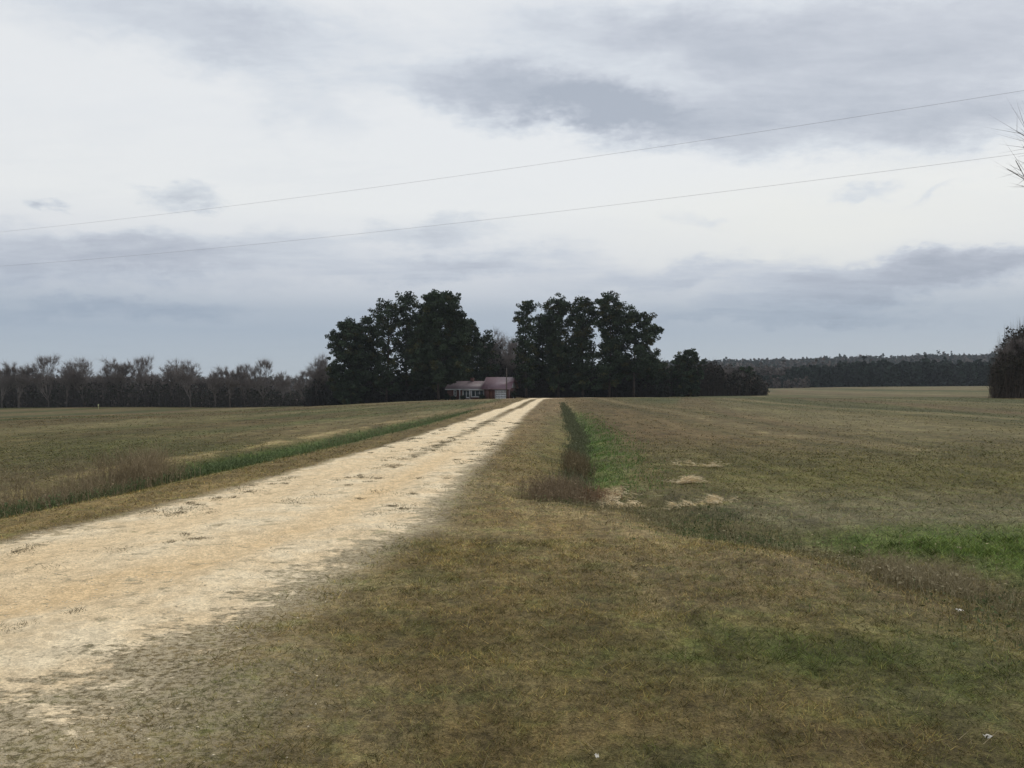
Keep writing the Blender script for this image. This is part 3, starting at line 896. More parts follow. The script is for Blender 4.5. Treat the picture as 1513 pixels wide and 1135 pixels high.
# ------------------------------------------------------------------ trees
def pine_mesh(h, r_prof, base, seed, dens=1.0, lean=(0, 0), gap=0.0, pal=(.040, .056, .032)):
    """r_prof: list of (height fraction, crown radius left, crown radius right)"""
    global rng
    rng = np.random.default_rng(seed)
    tr = MB(); cr = MB(); lb = MB()
    k = 9
    tz = np.linspace(0, h * .97, k)
    bend = rng.normal(size=2) * .25
    cxf = lambda z: np.stack([lean[0] * z / h + bend[0] * np.sin(z / h * 3), lean[1] * z / h + bend[1] * np.sin(z / h * 2.5 + 1), z], -1)
    rad = np.interp(tz / h, [0, .05, 1], [.34, .27, .04]) * (h / 22)
    tr.tube(cxf(tz), rad, 8)
    P = np.array(r_prof)
    nl = int(66 * dens * (1 - base) * h / 20)
    g = rng.random() * 6
    for i in range(nl):
        f = base + (1 - base) * ((i + rng.random()) / nl)
        f = min(f, .985)
        g += 2.4 + rng.normal() * .4
        rl = np.interp(f, P[:, 0], P[:, 1]); rr = np.interp(f, P[:, 0], P[:, 2])
        w = .5 + .5 * math.cos(g)
        r = (rl * (1 - w) + rr * w) * (.80 + .26 * rng.random())
        if rng.random() < gap: r *= .45
        o = cxf(np.array([f * h]))[0]
        rise = (.05 + .35 * f + .15 * rng.normal()) * r
        d = np.array([math.cos(g), math.sin(g) * .95, 0])
        pts = np.array([o, o + d * r * .5 + [0, 0, rise * .35], o + d * r + [0, 0, rise]])
        lb.tube(pts, [.07 + .008 * r, .05, .02], 4, cap=False)
        nc = max(2, int(r * 2.1))
        for j in range(nc):
            t = .38 + .62 * (j + rng.random() * .8) / nc
            c = o + d * r * t + [0, 0, rise * t * t] + rng.normal(size=3) * [.5, .5, .5]
            cr_ = (.55 + .55 * rng.random()) * (h / 22) ** .5
            n = int(62 * cr_ * dens)
            q = rng.normal(size=(n, 3)); q /= np.linalg.norm(q, axis=1)[:, None]
            q *= (rng.random((n, 1)) ** .4) * cr_ * np.array([1, 1, .72])
            shade = .65 + .75 * rng.random()
            warm = rng.random() < .12
            cc = np.array(pal) * shade * (np.array([1.5, 1.1, .8]) if warm else 1)
            cr.leaves(c + q, .18 + .20 * rng.random(n), 1.3, cc * (.75 + .5 * rng.random((n, 1))))
    # top tuft
    c = cxf(np.array([h * .965]))[0]
    n = 120
    q = rng.normal(size=(n, 3)) * [.5, .5, .38]
    cr.leaves(c + q, .3, 1.3, np.array(pal) * (.7 + .6 * rng.random((n, 1))))
    return tr, lb, cr


def pine(h, prof, base, seed, loc, label, group, rz=0, **kw):
    root = empty('pine_tree', loc, rz)
    tag(root, label, 'tree', group)
    tr, lb, cr = pine_mesh(h, prof, base, seed, **kw)
    tr.v += [v for v in lb.v]; off = tr.nv
    tr.f4 += [f + off for f in lb.f4]; tr.f3 += [f + off for f in lb.f3]; tr.c += lb.c; tr.nv += lb.nv
    tr.build('trunk', M['bark'], root, smooth=True)
    cr.build('crown', M['needle'], root, colors=True)
    return root


def at(px, Y, dz=0.0):
    X = (px - 756.5) / FPX * Y
    return (X, Y, hz(X, Y) + dz)


def toph(px, Y, ytop):
    X = (px - 756.5) / FPX * Y
    return EYE + (572 - ytop) / FPX * Y - hz(X, Y)


ROUND = lambda a, b: [(0, a * .6, b * .6), (.3, a * .8, b * .8), (.5, a, b), (.75, a * .85, b * .85), (.9, a * .55, b * .55), (1, .4, .4)]
CONE = lambda a, b: [(0, a * .7, b * .8), (.3, a, b), (.6, a * .9, b * .92), (.8, a * .72, b * .74), (.93, a * .5, b * .5), (1, a * .2, b * .2)]
TALL = lambda a, b: [(0, a * .8, b * .8), (.35, a * .8, b * .8), (.62, a * .75, b * .75), (.8, a, b), (.92, a * .8, b * .8), (1, .5, .5)]
GL = 'pines left of the house drive'
GR = 'pines right of the house drive'
pines = [
    # px, Y, top, profile, crown base, seed, kw, label, group
    (517, 186, 476, ROUND(5.6, 4.6), .03, 1, dict(dens=1.35), 'broad dark pine at the far left end of the left clump, lower than its neighbours', GL),
    (543, 192, 470, ROUND(4.2, 4.2), .06, 2, dict(dens=1.1), 'mid height pine tucked between the broad left end pine and the open one', GL),
    (571, 187, 446, TALL(3.8, 3.6), .10, 3, dict(dens=.85, gap=.3), 'open pine with sky gaps, left of the two forked tops in the left clump', GL),
    (601, 190, 437, TALL(3.4, 3.2), .12, 4, dict(dens=.9, gap=.2), 'slim round topped pine just left of the tallest cone shaped pine', GL),
    (648, 176, 437, CONE(5.6, 7.2), .17, 35, dict(dens=1.7), 'tallest cone shaped pine spreading over the house roof', GL),
    (625, 194, 470, ROUND(4.8, 4.8), .1, 6, dict(dens=1.3), 'dark pine filling the gap behind the tallest cone shaped pine', GL),
    (688, 196, 475, CONE(4.4, 4.6), .2, 7, dict(dens=1.3), 'dark pine behind the house under the right shoulder of the tall cone', GL),
    (722, 200, 494, ROUND(2.2, 2.4), .2, 8, dict(dens=.9), 'small loose pine standing among the bare trees behind the house', GL),
    (778, 186, 447, TALL(2.6, 2.5), .12, 9, dict(dens=.95, gap=.1), 'slim leaning pine at the left end of the right clump', GR),
    (803, 196, 468, ROUND(3.0, 3.6), .1, 10, dict(dens=1.2), 'shorter pine filling between the slim leaning pine and its round neighbour', GR),
    (825, 188, 441, TALL(3.8, 3.5), .10, 11, dict(dens=1.1, gap=.12), 'round topped dense pine, second tall crown of the right clump', GR),
    (861, 187, 444, TALL(3.4, 3.5), .10, 12, dict(dens=1.1, gap=.12), 'dense pine in the middle of the right clump beside the tallest one', GR),
    (899, 186, 437, TALL(3.9, 3.7), .12, 13, dict(dens=1.1, gap=.15), 'tallest pine of the right clump with a narrow rounded head', GR),
    (936, 184, 461, ROUND(4.6, 6.8), .26, 14, dict(dens=1.2, gap=.12), 'wide pine with flat open boughs at the right end of the right clump', GR),
    (845, 198, 500, ROUND(3.6, 3.6), .04, 15, dict(dens=1.2), 'low dark pine behind the trunks in the middle of the right clump', GR),
    (905, 197, 528, ROUND(4.0, 4.0), .04, 16, dict(dens=1.3), 'low dark pine under the tallest pine of the right clump', GR),
    (958, 194, 532, ROUND(4.2, 5.0), .02, 17, dict(dens=1.4), 'low bushy pine under the wide flat boughed pine', GR),
    (1017, 200, 520, ROUND(3.6, 3.8), .03, 18, dict(dens=1.5), 'small rounded pine apart on the right beyond the clump', 'small pines on the right field edge'),
    (1002, 206, 533, ROUND(2.4, 2.4), .03, 19, dict(dens=1.2), 'smaller pine on the left shoulder of the rounded pine on the right', 'small pines on the right field edge'),
    (1106, 215, 545, ROUND(2.0, 2.0), .05, 20, dict(dens=1.2), 'tiny dark pine at the right end of the brown thicket', 'small pines on the right field edge'),
]
for (px, Y, top, prof, base, seed, kw, label, grp) in pines:
    pine(toph(px, Y, top), prof, base, seed, at(px, Y), label, grp, **kw)


def bare_mesh(h, spread, seed, depth=5, col=(.19, .165, .15), fine=1.0, trunk_f=.28, tw_=1.0):
    """returns (trunk MB, crown MB)"""
    r_ = random.Random(seed)
    nr = np.random.default_rng(seed)
    tr = MB(); cr = MB()
    tips = []
    tb, te, tw = [], [], []

    def grow(p, d, L, rad, lv):
        pts = [p]; q = p; dd = d
        segs = 3 if lv < 3 else 2
        for i in range(segs):
            dd = dd + Vector((r_.gauss(0, .12), r_.gauss(0, .12), .10 + r_.gauss(0, .05)))
            dd.normalize()
            q = q + dd * (L / segs)
            pts.append(q)
        rr = np.linspace(rad, rad * .6, len(pts))
        if lv <= 2:
            (tr if lv == 0 else cr).tube([tuple(a) for a in pts], rr, 6 if lv == 0 else 4, cap=False, col=np.array(col) * .9)
        else:
            for a, b, w in zip(pts[:-1], pts[1:], rr):
                tb.append(tuple(a)); te.append(tuple(b)); tw.append(w * 2)
        if lv >= depth:
            tips.append((q, dd, L)); return
        nb = (4 if lv == 0 else 3)
        for i in range(nb + (1 if lv < 2 else 0)):
            a = r_.random() * 6.283
            s = spread * (.55 + .7 * r_.random()) * (1.0 if i else .35)
            side = Vector((math.cos(a), math.sin(a), 0))
            side = side - dd * side.dot(dd)
            nd = (dd + side * s).normalized()
            t = 1.0 if i < 2 else r_.uniform(.35, .95)
            k = min(int(t * segs), segs - 1)
            o = pts[k] + (pts[k + 1] - pts[k]) * (t * segs - k if t < 1 else 1)
            grow(o, nd, L * r_.uniform(.62, .82), rad * .56 * (1.1 if i == 0 else .9), lv + 1)

    grow(Vector((0, 0, 0)), Vector((0, 0, 1)), h * trunk_f, h * .014, 0)
    if tb:
        b, e, w = np.array(tb), np.array(te), np.array(tw)
        d = e - b
        for s_ in (0, 1):
            rr = nr.normal(size=b.shape); ww = np.cross(d, rr); ww /= np.linalg.norm(ww, axis=1)[:, None] + 1e-9
            ww *= np.maximum(w, .02)[:, None] * .5
            v = np.stack([b - ww, b + ww, e + ww * .7, e - ww * .7], 1).reshape(-1, 3)
            cr.add(v, None, np.arange(len(b) * 4).reshape(-1, 4), np.array(col))
            if s_ == 0: d = d + 0
    T = np.array([tuple(t[0]) for t in tips]); D = np.array([tuple(t[1]) for t in tips]); L = np.array([t[2] for t in tips])
    k = int(6 * fine)
    b = np.repeat(T, k, 0) - np.repeat(D * L[:, None], k, 0) * nr.random((len(T) * k, 1)) * .9
    dirs = np.repeat(D, k, 0) + nr.normal(size=(len(b), 3)) * .55
    e = b + dirs * (np.repeat(L, k) * (.5 + .8 * nr.random(len(b))))[:, None]
    global rng
    rng = nr
    cr.slivers(b, e, .045 * h / 15 * tw_, np.array(col) * (.8 + .5 * nr.random((len(b), 1))))
    # scale so that the crown tops out at h
    allz = np.concatenate(cr.v)[:, 2].max()
    s = h / allz
    for o in (tr, cr):
        o.v = [v * s for v in o.v]
    return tr, cr


PROTO = []
for i, (h, sp) in enumerate([(15, .62), (15, .75), (15, .5), (15, .85), (15, .68)]):
    tr, cr = bare_mesh(h, sp, 100 + i, trunk_f=[.22, .18, .28, .20, .25][i], fine=2.2, tw_=.8)
    PROTO.append((tr.build('trunk', M['greybark'], link=False), cr.build('crown', M['twig'], colors=True, link=False)))


def bare_tree(k, px, Y, ytop, label, group, wide=1.0, rz=None):
    s = toph(px, Y, ytop) / 15.0
    root = empty('bare_tree', at(px, Y), random.random() * 6.28 if rz is None else rz)
    tag(root, label, 'tree', group)
    for nm, me in zip(('trunk', 'crown'), PROTO[k]):
        o = bpy.data.objects.new(nm, me)
        COL.objects.link(o)
        o.parent = root
        o.scale = (s * wide, s * wide, s)
    return root


FRONT = [(3, 530, 'cut by the left edge of the photo'), (28, 527, 'second crown from the left edge'),
         (72, 515, 'broad and highest near left end'), (98, 526, 'shouldering the broad highest one'),
         (124, 520, 'narrow, beside the broad highest one'), (152, 530, 'short, between two narrow upright ones'),
         (176, 521, 'many branched, left of the first gap'), (215, 517, 'tall and slim, just after the first gap'),
         (252, 523, 'wide rounded crown mid line'), (282, 524, 'dense, right of the wide rounded one'),
         (318, 536, 'low open crown past the middle'), (340, 534, 'low, next to the pointed one'),
         (362, 530, 'thin, touching the pointed one'), (388, 522, 'dark and pointed near right end'),
         (416, 543, 'small and faint at right end')]
for i, (px, top, w) in enumerate(FRONT):
    bare_tree(i % 5 if i != 13 else 2, px, 226 + (i * 37 % 9), top,
              'bare tree on the left field edge, ' + w, 'tall bare trees of the left treeline', wide=[.85, .95, .8, .9, .85][i % 5] * (1.2 if i in (2, 8) else 1.0))
BACK = [(-22, 532)] + [(14 + 22 * i, 542 + [0, 7, -4, 3, 8, 1, 5][i % 7] + i * .3) for i in range(19)]
for i, (px, top) in enumerate(BACK):
    bare_tree((i * 3 + 1) % 5, px, 244 + (i * 23 % 11), top, 'shorter grey bare tree in the packed back row behind the left treeline', 'back row of the left treeline', wide=1.2)
MID = [(467, 513, 205, 'lone bare tree against the left side of the pine clump'), (452, 540, 214, 'short bare tree left of the pine clump, lowest there'),
       (480, 530, 208, 'bare tree half hidden behind the broad left end pine'),
       (712, 486, 214, 'bare tree touching the small loose pine behind the house'), (735, 477, 216, 'tall bare tree above the garage roof'),
       (750, 482, 220, 'bare tree right above the garage roof end'), (765, 490, 212, 'bare tree against the slim leaning pine'),
       (742, 510, 208, 'shorter bushy bare tree close behind the garage'), (770, 520, 206, 'low bare tree at the foot of the slim leaning pine'),
       (990, 536, 212, 'low bare tree between the right clump and the small rounded pine'),
       (1052, 536, 214, 'brown bare tree right of the small rounded pine'), (1075, 540, 216, 'brown bare tree in the middle of the thicket on the right'),
       (1092, 546, 214, 'short bare tree beside the tiny dark pine')]
for i, (px, top, Y, lab) in enumerate(MID):
    bare_tree((i * 2) % 5, px, Y, top, lab, 'bare trees around the homestead', wide=.75 if i in (3, 4, 5, 6) else .95)


# big bare tree and thicket on the right edge
bare_tree(2, 1499, 112, 487, 'tall bare tree rising out of the thicket at the right edge', 'trees of the right edge thicket', wide=.95)
bare_tree(0, 1516, 114, 498, 'second bare tree of the right edge thicket, cut by the photo edge', 'trees of the right edge thicket', wide=.95)
bare_tree(4, 1484, 111, 521, 'low bare tree on the left flank of the right edge thicket', 'trees of the right edge thicket', wide=.9)


# bare tree standing just outside the right edge: only its twig ends reach in
tr, cr = bare_mesh(10.5, .62, 412, depth=5, col=(.12, .10, .09), fine=.8, tw_=.3)
root = empty('bare_tree', (0, 0, 0))
tag(root, 'bare twig ends poking into the sky at the upper right edge', 'tree')
tr.build('trunk', M['greybark'], root)
crown = cr.build('crown', M['twig'], root, colors=True)
NEARTREE = root


# ------------------------------------------------------------------ brush and woods (stuff)
def brush(name, label, cat, px0, px1, Y0, Y1, prof, n, cols, stick=1.0, leafsz=(.25, .5), pw=.75):
    """tangled undergrowth: prof = [(px, height m)]"""
    m = MB()
    px = px0 + (px1 - px0) * rng.random(n)
    Y = Y0 + (Y1 - Y0) * rng.random(n)
    X = (px - 756.5) / FPX * Y
    X = X + rng.normal(size=n) * (Y0 * .003)
    H = np.interp(px, [p[0] for p in prof], [p[1] for p in prof])
    H = H * (.15 + 1.5 * fbm(X * .22, Y * .22, 3, 77))
    z0 = height(X, Y)
    hh = H * rng.random(n) ** pw
    cid = (fbm(X * .4, hh * .6, 3, 79) * 3).astype(int) % len(cols)
    c = np.array(cols)[(cid + (rng.random(n) < .25)) % len(cols)] * (.6 + .8 * rng.random((n, 1)))
    m.leaves(np.stack([X, Y, z0 + hh], 1), leafsz[0] + (leafsz[1] - leafsz[0]) * rng.random(n), 1.4, c)
    k = int(n * .35 * stick)
    b = np.stack([X[:k], Y[:k], z0[:k]], 1)
    e = b + np.stack([rng.normal(size=k) * .5, rng.normal(size=k) * .5, H[:k] * (.7 + .5 * rng.random(k))], 1)
    m.slivers(b, e, .10, np.array(cols[0]) * 1.2 * (.7 + .6 * rng.random((k, 1))))
    tag(m.build(name, M['twig'], colors=True), label, cat, kind='stuff')


rng = np.random.default_rng(99)
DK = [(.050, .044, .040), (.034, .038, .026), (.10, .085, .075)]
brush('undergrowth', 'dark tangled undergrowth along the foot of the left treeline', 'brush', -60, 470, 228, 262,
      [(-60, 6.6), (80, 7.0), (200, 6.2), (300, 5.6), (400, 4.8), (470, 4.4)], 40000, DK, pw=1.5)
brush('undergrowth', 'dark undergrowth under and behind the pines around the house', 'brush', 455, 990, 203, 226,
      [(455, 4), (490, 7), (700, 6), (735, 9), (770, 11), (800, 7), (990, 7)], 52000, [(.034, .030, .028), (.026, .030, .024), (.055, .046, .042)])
brush('undergrowth', 'low shrubs at the feet of the right hand pines', 'brush', 775, 985, 188, 200,
      [(775, 2.0), (800, 3.2), (985, 3.5)], 9000, [(.030, .026, .022), (.022, .026, .020)])
brush('undergrowth', 'low shrubs at the feet of the left hand pines', 'brush', 486, 640, 186, 200,
      [(486, 3.0), (540, 3.5), (560, 2.2), (640, 2.6)], 7000, [(.026, .028, .022), (.022, .022, .020)])
brush('thicket', 'brown thicket on the far side of the right field beyond the pines', 'brush', 985, 1128, 208, 224,
      [(985, 6), (1040, 6.5), (1060, 6.0), (1100, 5.2), (1118, 4.0), (1128, 1.5)], 22000, [(.050, .042, .036), (.036, .036, .028), (.07, .055, .046)])
brush('thicket', 'dense brown thicket at the right edge of the field', 'brush', 1473, 1600, 108, 122,
      [(1473, 4.0), (1480, 6.0), (1492, 7.0), (1600, 7.2)], 46000, [(.062, .050, .040), (.045, .040, .030), (.030, .032, .020)], leafsz=(.12, .3))


def woods(name, label, specs):
    """specs: (x0,x1,y0,y1, count, height, palette, quads, leaf)"""
    m = MB()
    for (x0, x1, y0, y1, n, H, pal, q, lf) in specs:
        X = x0 + (x1 - x0) * rng.random(n); Y = y0 + (y1 - y0) * rng.random(n)
        Z = height(X, Y)
        h = H * (.70 + .40 * rng.random(n)) * (.7 + .6 * fbm(X * .02, Y * .02, 3, 131)) * np.where(rng.random(n) < .06, 1.25, 1)
        w = h * (.16 + .12 * rng.random(n))
        u = rng.random((n, q))
        rr = np.sqrt(rng.random((n, q))) * np.interp(u, [0, .35, .7, 1], [.75, 1, .8, .2]) * w[:, None]
        a = rng.random((n, q)) * 6.283
        cen = np.stack([X[:, None] + rr * np.cos(a), Y[:, None] + rr * np.sin(a), Z[:, None] + h[:, None] * u], -1).reshape(-1, 3)
        pc = np.array(pal)[rng.integers(0, len(pal), n)] * (.7 + .6 * rng.random((n, 1)))
        c = np.repeat(pc, q, 0) * (.75 + .5 * rng.random((n * q, 1)))
        m.leaves(cen, lf * (.6 + .8 * rng.random(n * q)), 1.2, c)
    tag(m.build(name, M['twig'], colors=True), label, 'woods', kind='stuff')


PN = [(.020, .032, .024), (.026, .038, .028), (.018, .026, .022)]
BR = [(.095, .080, .070), (.080, .070, .062), (.11, .092, .08)]
woods('pine_woods', 'dark line of pines on the far edge of the right field', [
    (152, 275, 455, 480, 420, 11.5, PN, 60, 1.5), (185, 330, 460, 490, 320, 12.5, PN, 60, 1.5),
    (128, 160, 445, 470, 90, 7.0, PN, 50, 1.2)])
woods('bare_woods', 'grey brown bare woods left of the far pine line', [
    (95, 215, 500, 560, 520, 12.5, BR, 60, 1.2), (95, 150, 430, 440, 60, 5, BR, 40, .9)])
woods('ridge_forest', 'hazy forest covering the distant ridge on the right', [
    (180, 1100, 760, 1180, 2600, 13, BR + PN, 26, 2.6), (100, 1100, 1180, 1340, 2300, 15, PN + BR[:1] + PN, 30, 2.8)])
woods('far_woods', 'faint far woods showing beyond the left treeline', [
    (-700, 60, 820, 960, 1500, 13, BR + PN, 28, 2.4), (-330, -120, 520, 600, 260, 9, BR, 40, 1.6)])


# ------------------------------------------------------------------ house
def brick_mat():
    m = bpy.data.materials.new('red_brick')
    m.use_nodes = True
    t = NT(m.node_tree)
    tc = t.n('ShaderNodeTexCoord')
    mp = t.n('ShaderNodeMapping', {'Vector': tc.outputs['Object'], 'Rotation': (R(90), 0, 0)})
    b = t.n('ShaderNodeTexBrick', {'Vector': mp.outputs[0], 'Color1': (.125, .035, .028, 1), 'Color2': (.095, .028, .024, 1),
                                   'Mortar': (.16, .12, .10, 1), 'Scale': 1.0, 'Mortar Size': .008, 'Brick Width': .22, 'Row Height': .075})
    bs = t.n('ShaderNodeBsdfPrincipled', {'Base Color': b.outputs[0], 'Roughness': .9})
    t.n('ShaderNodeOutputMaterial', {0: bs.outputs[0]})
    return m


def house():
    white = mat_simple('white_paint', (.62, .63, .63), .6, (4, .08))
    trim = mat_simple('pinkish_trim_paint', (.36, .25, .27), .6)
    roofm = mat_simple('wine_metal_roof', (.145, .080, .098), .42, (2, .12), spec=.5)
    roofg = mat_simple('faded_roof', (.14, .105, .11), .6, (2, .15))
    glass = mat_simple('window_glass', (.05, .07, .075), .08, spec=.8)
    door_b = mat_simple('brown_door_paint', (.13, .055, .032), .6)
    conc = mat_simple('concrete', (.35, .33, .30), .9, (3, .1))
    brick = brick_mat()
    Y = 182.0
    X0 = (716 - 756.5) / FPX * Y
    root = empty('brick_house', (X0, Y, hz(X0, Y) - .12), R(-10))
    tag(root, 'low red brick ranch house with wine coloured metal roof under the pines', 'house')
    # local frame: x along front, y back, origin front-left corner of the garage block
    W, D, H = 5.3, 9.0, 2.55
    RZ = 4.75
    def gable_block(name, x0, x1, y0, y1, zb, ze, zr, openings):
        """brick walls with real openings in the front face"""
        m = MB()
        t = .22
        xs_ = sorted(set([x0, x1] + [o[0] for o in openings] + [o[1] for o in openings]))
        for a, b in zip(xs_[:-1], xs_[1:]):
            hole = [o for o in openings if o[0] <= a + 1e-6 and o[1] >= b - 1e-6]
            if hole:
                o = hole[0]
                if o[2] > zb: m.box((a, y0, zb), (b, y0 + t, o[2]))
                m.box((a, y0, o[3]), (b, y0 + t, ze))
            else:
                m.box((a, y0, zb), (b, y0 + t, ze))
        m.box((x0, y1 - t, zb), (x1, y1, ze))
        ym = (y0 + y1) / 2
        for xa, xb in ((x0, x0 + t), (x1 - t, x1)):
            m.box((xa, y0 + t, zb), (xb, y1 - t, ze))
            v = [(xa, y0 + .02, ze), (xa, y1 - .02, ze), (xa, ym, zr - .12), (xb, y0 + .02, ze), (xb, y1 - .02, ze), (xb, ym, zr - .12)]
            m.add(v, [(0, 1, 2), (3, 5, 4)], [(0, 3, 4, 1), (1, 4, 5, 2), (2, 5, 3, 0)])
        return m.build(name, brick, root)

    def roof(mat, x0, x1, y0, y1, ze, zr, ov=.45):
        m = MB()
        ym = (y0 + y1) / 2
        sl = (zr - ze) / (ym - y0)
        th = .10
        for (ya, za, yb, zb) in ((y0 - ov, ze - sl * ov, ym, zr), (y1 + ov, ze - sl * ov, ym, zr)):
            v = [(x0 - ov, ya, za), (x1 + ov, ya, za), (x1 + ov, yb, zb), (x0 - ov, yb, zb)]
            v += [(a, b, c + th) for a, b, c in v]
            m.add(v, None, [(0, 1, 2, 3), (7, 6, 5, 4), (0, 4, 5, 1), (1, 5, 6, 2), (2, 6, 7, 3), (3, 7, 4, 0)])
            # standing seams
            k = int((x1 - x0 + 2 * ov) / .6)
            for i in range(k + 1):
                x = x0 - ov + .02 + i * ((x1 - x0 + 2 * ov - .06) / k)
                v = [(x, ya, za + th), (x + .03, ya, za + th), (x + .03, yb, zb + th), (x, yb, zb + th)]
                v += [(a, b, c + .035) for a, b, c in v]
                m.add(v, None, [(7, 6, 5, 4), (0, 4, 5, 1), (1, 5, 6, 2), (2, 6, 7, 3), (3, 7, 4, 0)])
        return m.build('roof', mat, root)

    # garage block
    gable_block('wall', 0, W, 0, D, 0, H, RZ, [(2.35, 4.75, 0, 2.0), (.9, 1.75, 0, 2.0)])
    r1 = roof(roofm, -.15, W + .1, 0, D, H + .02, RZ)
    m = MB()
    for z in (0, .5, 1.0, 1.5):
        m.box((2.37, .08, z + .012), (4.73, .12, z + .488))
        for i in range(4):
            m.box((2.45 + i * .58, .06, z + .08), (2.95 + i * .58, .08, z + .42))
    gd = m.build('garage_door', white, root)
    m = MB()
    m.box((3.45, .03, .62), (3.65, .06, .66))
    m.build('handle', M['steel'], gd)
    m = MB()
    for a, b in ((2.25, 2.35), (4.75, 4.85)):
        m.box((a, -.03, 0), (b, .06, 2.0))
    m.box((2.25, -.03, 2.0), (4.85, .06, 2.1))
    m.build('door_frame', white, gd)
    m = MB(); m.box((.92, .08, 0), (1.73, .13, 1.98)); dd = m.build('door', door_b, root)
    m = MB(); m.box((1.6, .04, .98), (1.66, .08, 1.03)); m.build('handle', M['steel'], dd)
    m = MB(); m.box((W - .02, -.06, 0), (W + .10, .10, H)); m.build('corner_board', trim, root)
    m = MB()
    m.box((-.6, -.50, H - .36), (W + .5, -.455, H - .20)); m.build('fascia', trim, root)
    # white gable siding on the right end
    m = MB()
    m.add([(W + .03, .2, H), (W + .03, D - .2, H), (W + .03, D / 2, RZ - .25), (W + .004, .2, H), (W + .004, D - .2, H), (W + .004, D / 2, RZ - .25)],
          [(0, 1, 2), (3, 5, 4)], [(0, 3, 4, 1), (1, 4, 5, 2), (2, 5, 3, 0)])
    m.build('gable_siding', white, root)
    # main block, lower and set back a little
    mx0, mx1, my0, my1 = -8.4, -.02, .9, 8.4
    gable_block('wall', mx0, mx1, my0, my1, 0, 2.4, 3.9,
                [(-6.95, -6.45, .75, 2.0), (-5.0, -3.4, .35, 2.05), (-3.15, -.35, .55, 2.05)])
    roof(roofg, mx0, mx1 - .3, my0, my1, 2.42, 3.9)
    for (a, b, z0, z1, nv, nh) in ((-6.95, -6.45, .75, 2.0, 0, 1), (-5.0, -3.4, .35, 2.05, 1, 0), (-3.15, -.35, .55, 2.05, 2, 0)):
        m = MB()
        e = .17 if b - a > 1 else .10
        y = my0 - .04
        m.box((a - .06, y, z0 - .08), (a + e, my0 + .1, z1 + .06)); m.box((b - e, y, z0 - .08), (b + .06, my0 + .1, z1 + .06))
        m.box((a + e, y, z0 - .08), (b - e, my0 + .1, z0 + e)); m.box((a + e, y, z1 - e), (b - e, my0 + .1, z1 + .06))
        for i in range(nv):
            x = a + (b - a) * (i + 1) / (nv + 1)
            m.box((x - .07, y, z0 + e), (x + .07, my0 + .1, z1 - e))
        if nh: m.box((a + e, y, (z0 + z1) / 2 - .03), (b - e, my0 + .1, (z0 + z1) / 2 + .03))
        w = m.build('window', white, root)
        m = MB(); m.box((a + .05, my0 + .10, z0 + .05), (b - .05, my0 + .13, z1 - .05)); m.build('pane', glass, w)
    m = MB(); m.box((mx0 - .4, my0 - .50, 2.42 - .36), (mx1 - .2, my0 - .455, 2.42 - .16)); m.build('fascia', white, root)
    for x in (-5.5, -3.28):
        m = MB()
        m.tube([(x, .3, 0), (x, .3, 2.2)], .07, 8)
        m.build('porch_post', white, root)
    m = MB(); m.box((-5.8, .05, -.1), (-.1, .88, .08)); m.build('porch_slab', conc, root)
    m = MB(); m.box((-4.1, 4.4, 3.6), (-3.4, 5.0, 4.6)); m.box((-4.15, 4.35, 4.6), (-3.35, 5.05, 4.7))
    m.build('chimney', brick, root)


house()


def shrub(px, Y, h, w, label, seed):
    nr = np.random.default_rng(seed)
    x, y, z = at(px, Y)
    m = MB()
    n = 700
    q = nr.normal(size=(n, 3)); q /= np.linalg.norm(q, axis=1)[:, None]
    q *= nr.random((n, 1)) ** .35 * (1 + .25 * np.sin(q[:, :1] * 7))
    m.leaves(q * [w, w, h * .5] + [0, 0, h * .52], .16, 1.3, np.array([.024, .034, .020]) * (.6 + .8 * nr.random((n, 1))))
    m.tube([(0, 0, -.05), (0, 0, h * .6)], [.05, .02], 5)
    o = m.build('shrub', M['needle'], colors=True)
    o.location = (x, y, z)
    tag(o, label, 'shrub', 'foundation shrubs at the house')


shrub(759, 181, 1.7, .8, 'dark shrub at the right corner of the garage', 1)
shrub(712, 181.5, 1.0, .6, 'small dark shrub between the picture window and the garage', 2)
shrub(684, 180.5, .9, .6, 'low dark shrub in front of the porch', 3)
shrub(670, 181, .9, .55, 'low dark shrub under the narrow window', 4)
shrub(661, 182.5, 1.3, .6, 'dark shrub at the left corner of the house', 5)


# ------------------------------------------------------------------ poles and wires
def utility_pole(loc, h, label, rz=0, group=None, transformer=False):
    root = empty('utility_pole', loc, rz)
    tag(root, label, 'pole', group)
    m = MB()
    m.tube([(0, 0, -.4), (0, 0, h * .5), (0, 0, h)], [.15, .125, .10], 10)
    m.build('post', M['wood'], root, smooth=True)
    m = MB()
    m.tube([(0, 0, h), (0, 0, h + .05), (0, 0, h + .17)], [.05, .06, .03], 8)
    m.build('insulator', M['steel'], root)
    m = MB()
    m.tube([(0, -.11, h - 1.85), (0, -.2, h - 1.85)], [.04, .04], 8)
    m.build('bracket', M['steel'], root)
    return root


PA = np.array([36.0, 17.5]); PB = np.array([-62.0, 65.5])
za, zb = hz(*PA), hz(*PB)
hA, hB = 11.85, 11.75 - zb
utility_pole((*PA, za), hA - za, 'tall wooden pole carrying the two overhead wires beyond the right edge', group='poles of the overhead line')
utility_pole((*PB, zb), hB, 'tall wooden pole carrying the two overhead wires beyond the left edge', group='poles of the overhead line')


def wire(z0, z1, sag, lab):
    m = MB()
    t = np.linspace(0, 1, 60)
    p = PA[None] * (1 - t[:, None]) + PB[None] * t[:, None]
    z = z0 * (1 - t) + z1 * t - sag * 4 * t * (1 - t)
    m.tube(np.column_stack([p, z]), .0045, 5)
    tag(m.build('power_line', M['wire'], smooth=True), lab, 'wire', 'overhead wires')


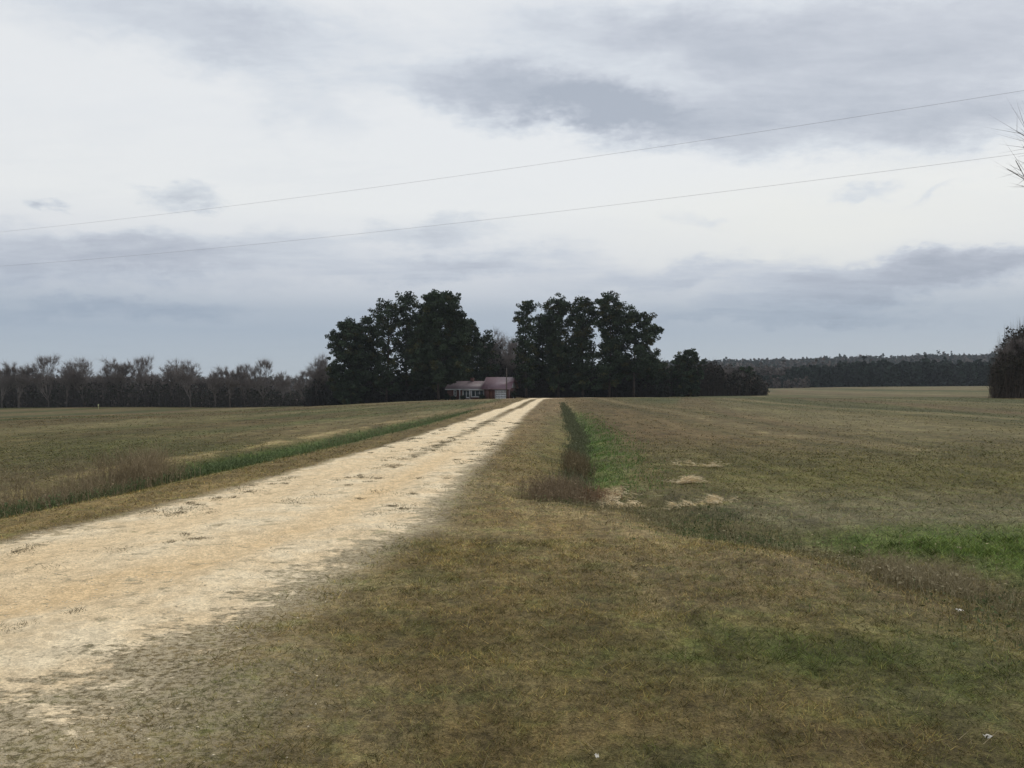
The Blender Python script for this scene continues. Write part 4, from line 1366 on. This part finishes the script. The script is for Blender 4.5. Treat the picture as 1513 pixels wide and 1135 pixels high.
wire(hA + .15, zb + hB + .15, 1.45, 'upper of the two thin overhead wires crossing the sky')
wire(hA - 1.85, zb + hB - 1.85, 1.45, 'lower of the two thin overhead wires crossing the sky')
x, y, z = at(748.5, 178)
m = MB()
utility_pole((x, y, z), 6.2, 'short dark pole standing in front of the garage of the house')

# ------------------------------------------------------------------ small things
x, y, z = at(145.5, 205)
m = MB()
m.tube([(0, 0, -.1), (0, 0, 1.15)], [.05, .05], 6)
m.box((-.16, -.01, .65), (.16, .01, 1.2))
o = m.build('marker_stake', mat_simple('faded_yellow_plastic', (.42, .42, .22), .6))
o.location = (x, y, z)
tag(o, 'pale yellow marker standing at the far edge of the left field', 'marker')


def scrap(px, py, sx, sy, label, seed, name='litter', cat='litter', col=(.5, .47, .4)):
    nr = np.random.default_rng(seed)
    x, y = PX(px, py)
    m = MB()
    g = 5
    u, v = np.meshgrid(np.linspace(-1, 1, g), np.linspace(-1, 1, g))
    P = np.stack([u * sx + nr.normal(size=u.shape) * sx * .18, v * sy + nr.normal(size=u.shape) * sy * .18,
                  .012 + nr.random(u.shape) * min(sx, .03)], -1).reshape(-1, 3)
    id_ = np.arange(g * g).reshape(g, g)
    f = np.stack([id_[:-1, :-1], id_[:-1, 1:], id_[1:, 1:], id_[1:, :-1]], -1).reshape(-1, 4)
    m.add(P, None, f)
    m.add(P - [0, 0, .0015], None, f[:, ::-1])
    o = m.build(name, mat_simple(name + '_paper', col, .8))
    o.location = (x, y, hz(x, y) + .015)
    tag(o, label, cat)


scrap(1417, 902, .018, .02, 'crumpled white scrap of litter at the ditch edge on the right', 5)
scrap(1459, 1094, .018, .006, 'thin white sliver of litter near the lower right corner', 6)
scrap(882, 1126, .008, .013, 'tiny pale scrap in the turf at the bottom edge', 7)

# place the near tree so that its twig tips reach the right edge of the view
def fit_near_tree():
    me = crown.data
    co = np.zeros(len(me.vertices) * 3, np.float32)
    me.vertices.foreach_get('co', co)
    co = co.reshape(-1, 3)
    Yt = 21.0
    hi = co[co[:, 2] > 4.0]
    q = hi[np.argsort(hi[:, 0])[int(len(hi) * .004)]]
    k = 1.30 * (EYE + (572 - 222) / FPX * Yt) / q[2]
    NEARTREE.scale = (k, k, k)
    X = (1552 - 756.5) / FPX * (Yt + q[1] * k) - q[0] * k
    NEARTREE.location = (X, Yt, hz(X, Yt))


fit_near_tree()

# ------------------------------------------------------------------ haze
def haze():
    m = bpy.data.materials.new('haze_air')
    m.use_nodes = True
    t = NT(m.node_tree)
    v = t.n('ShaderNodeVolumePrincipled', {'Color': (.80, .86, .93, 1), 'Density': 0.00013, 'Anisotropy': 0.0})
    t.nt.links.new(v.outputs[0], t.n('ShaderNodeOutputMaterial').inputs['Volume'])
    b = MB()
    b.box((-2680, -480, -8), (2680, 2680, 62))
    o = b.build('haze', m)
    tag(o, kind='stuff')


haze()
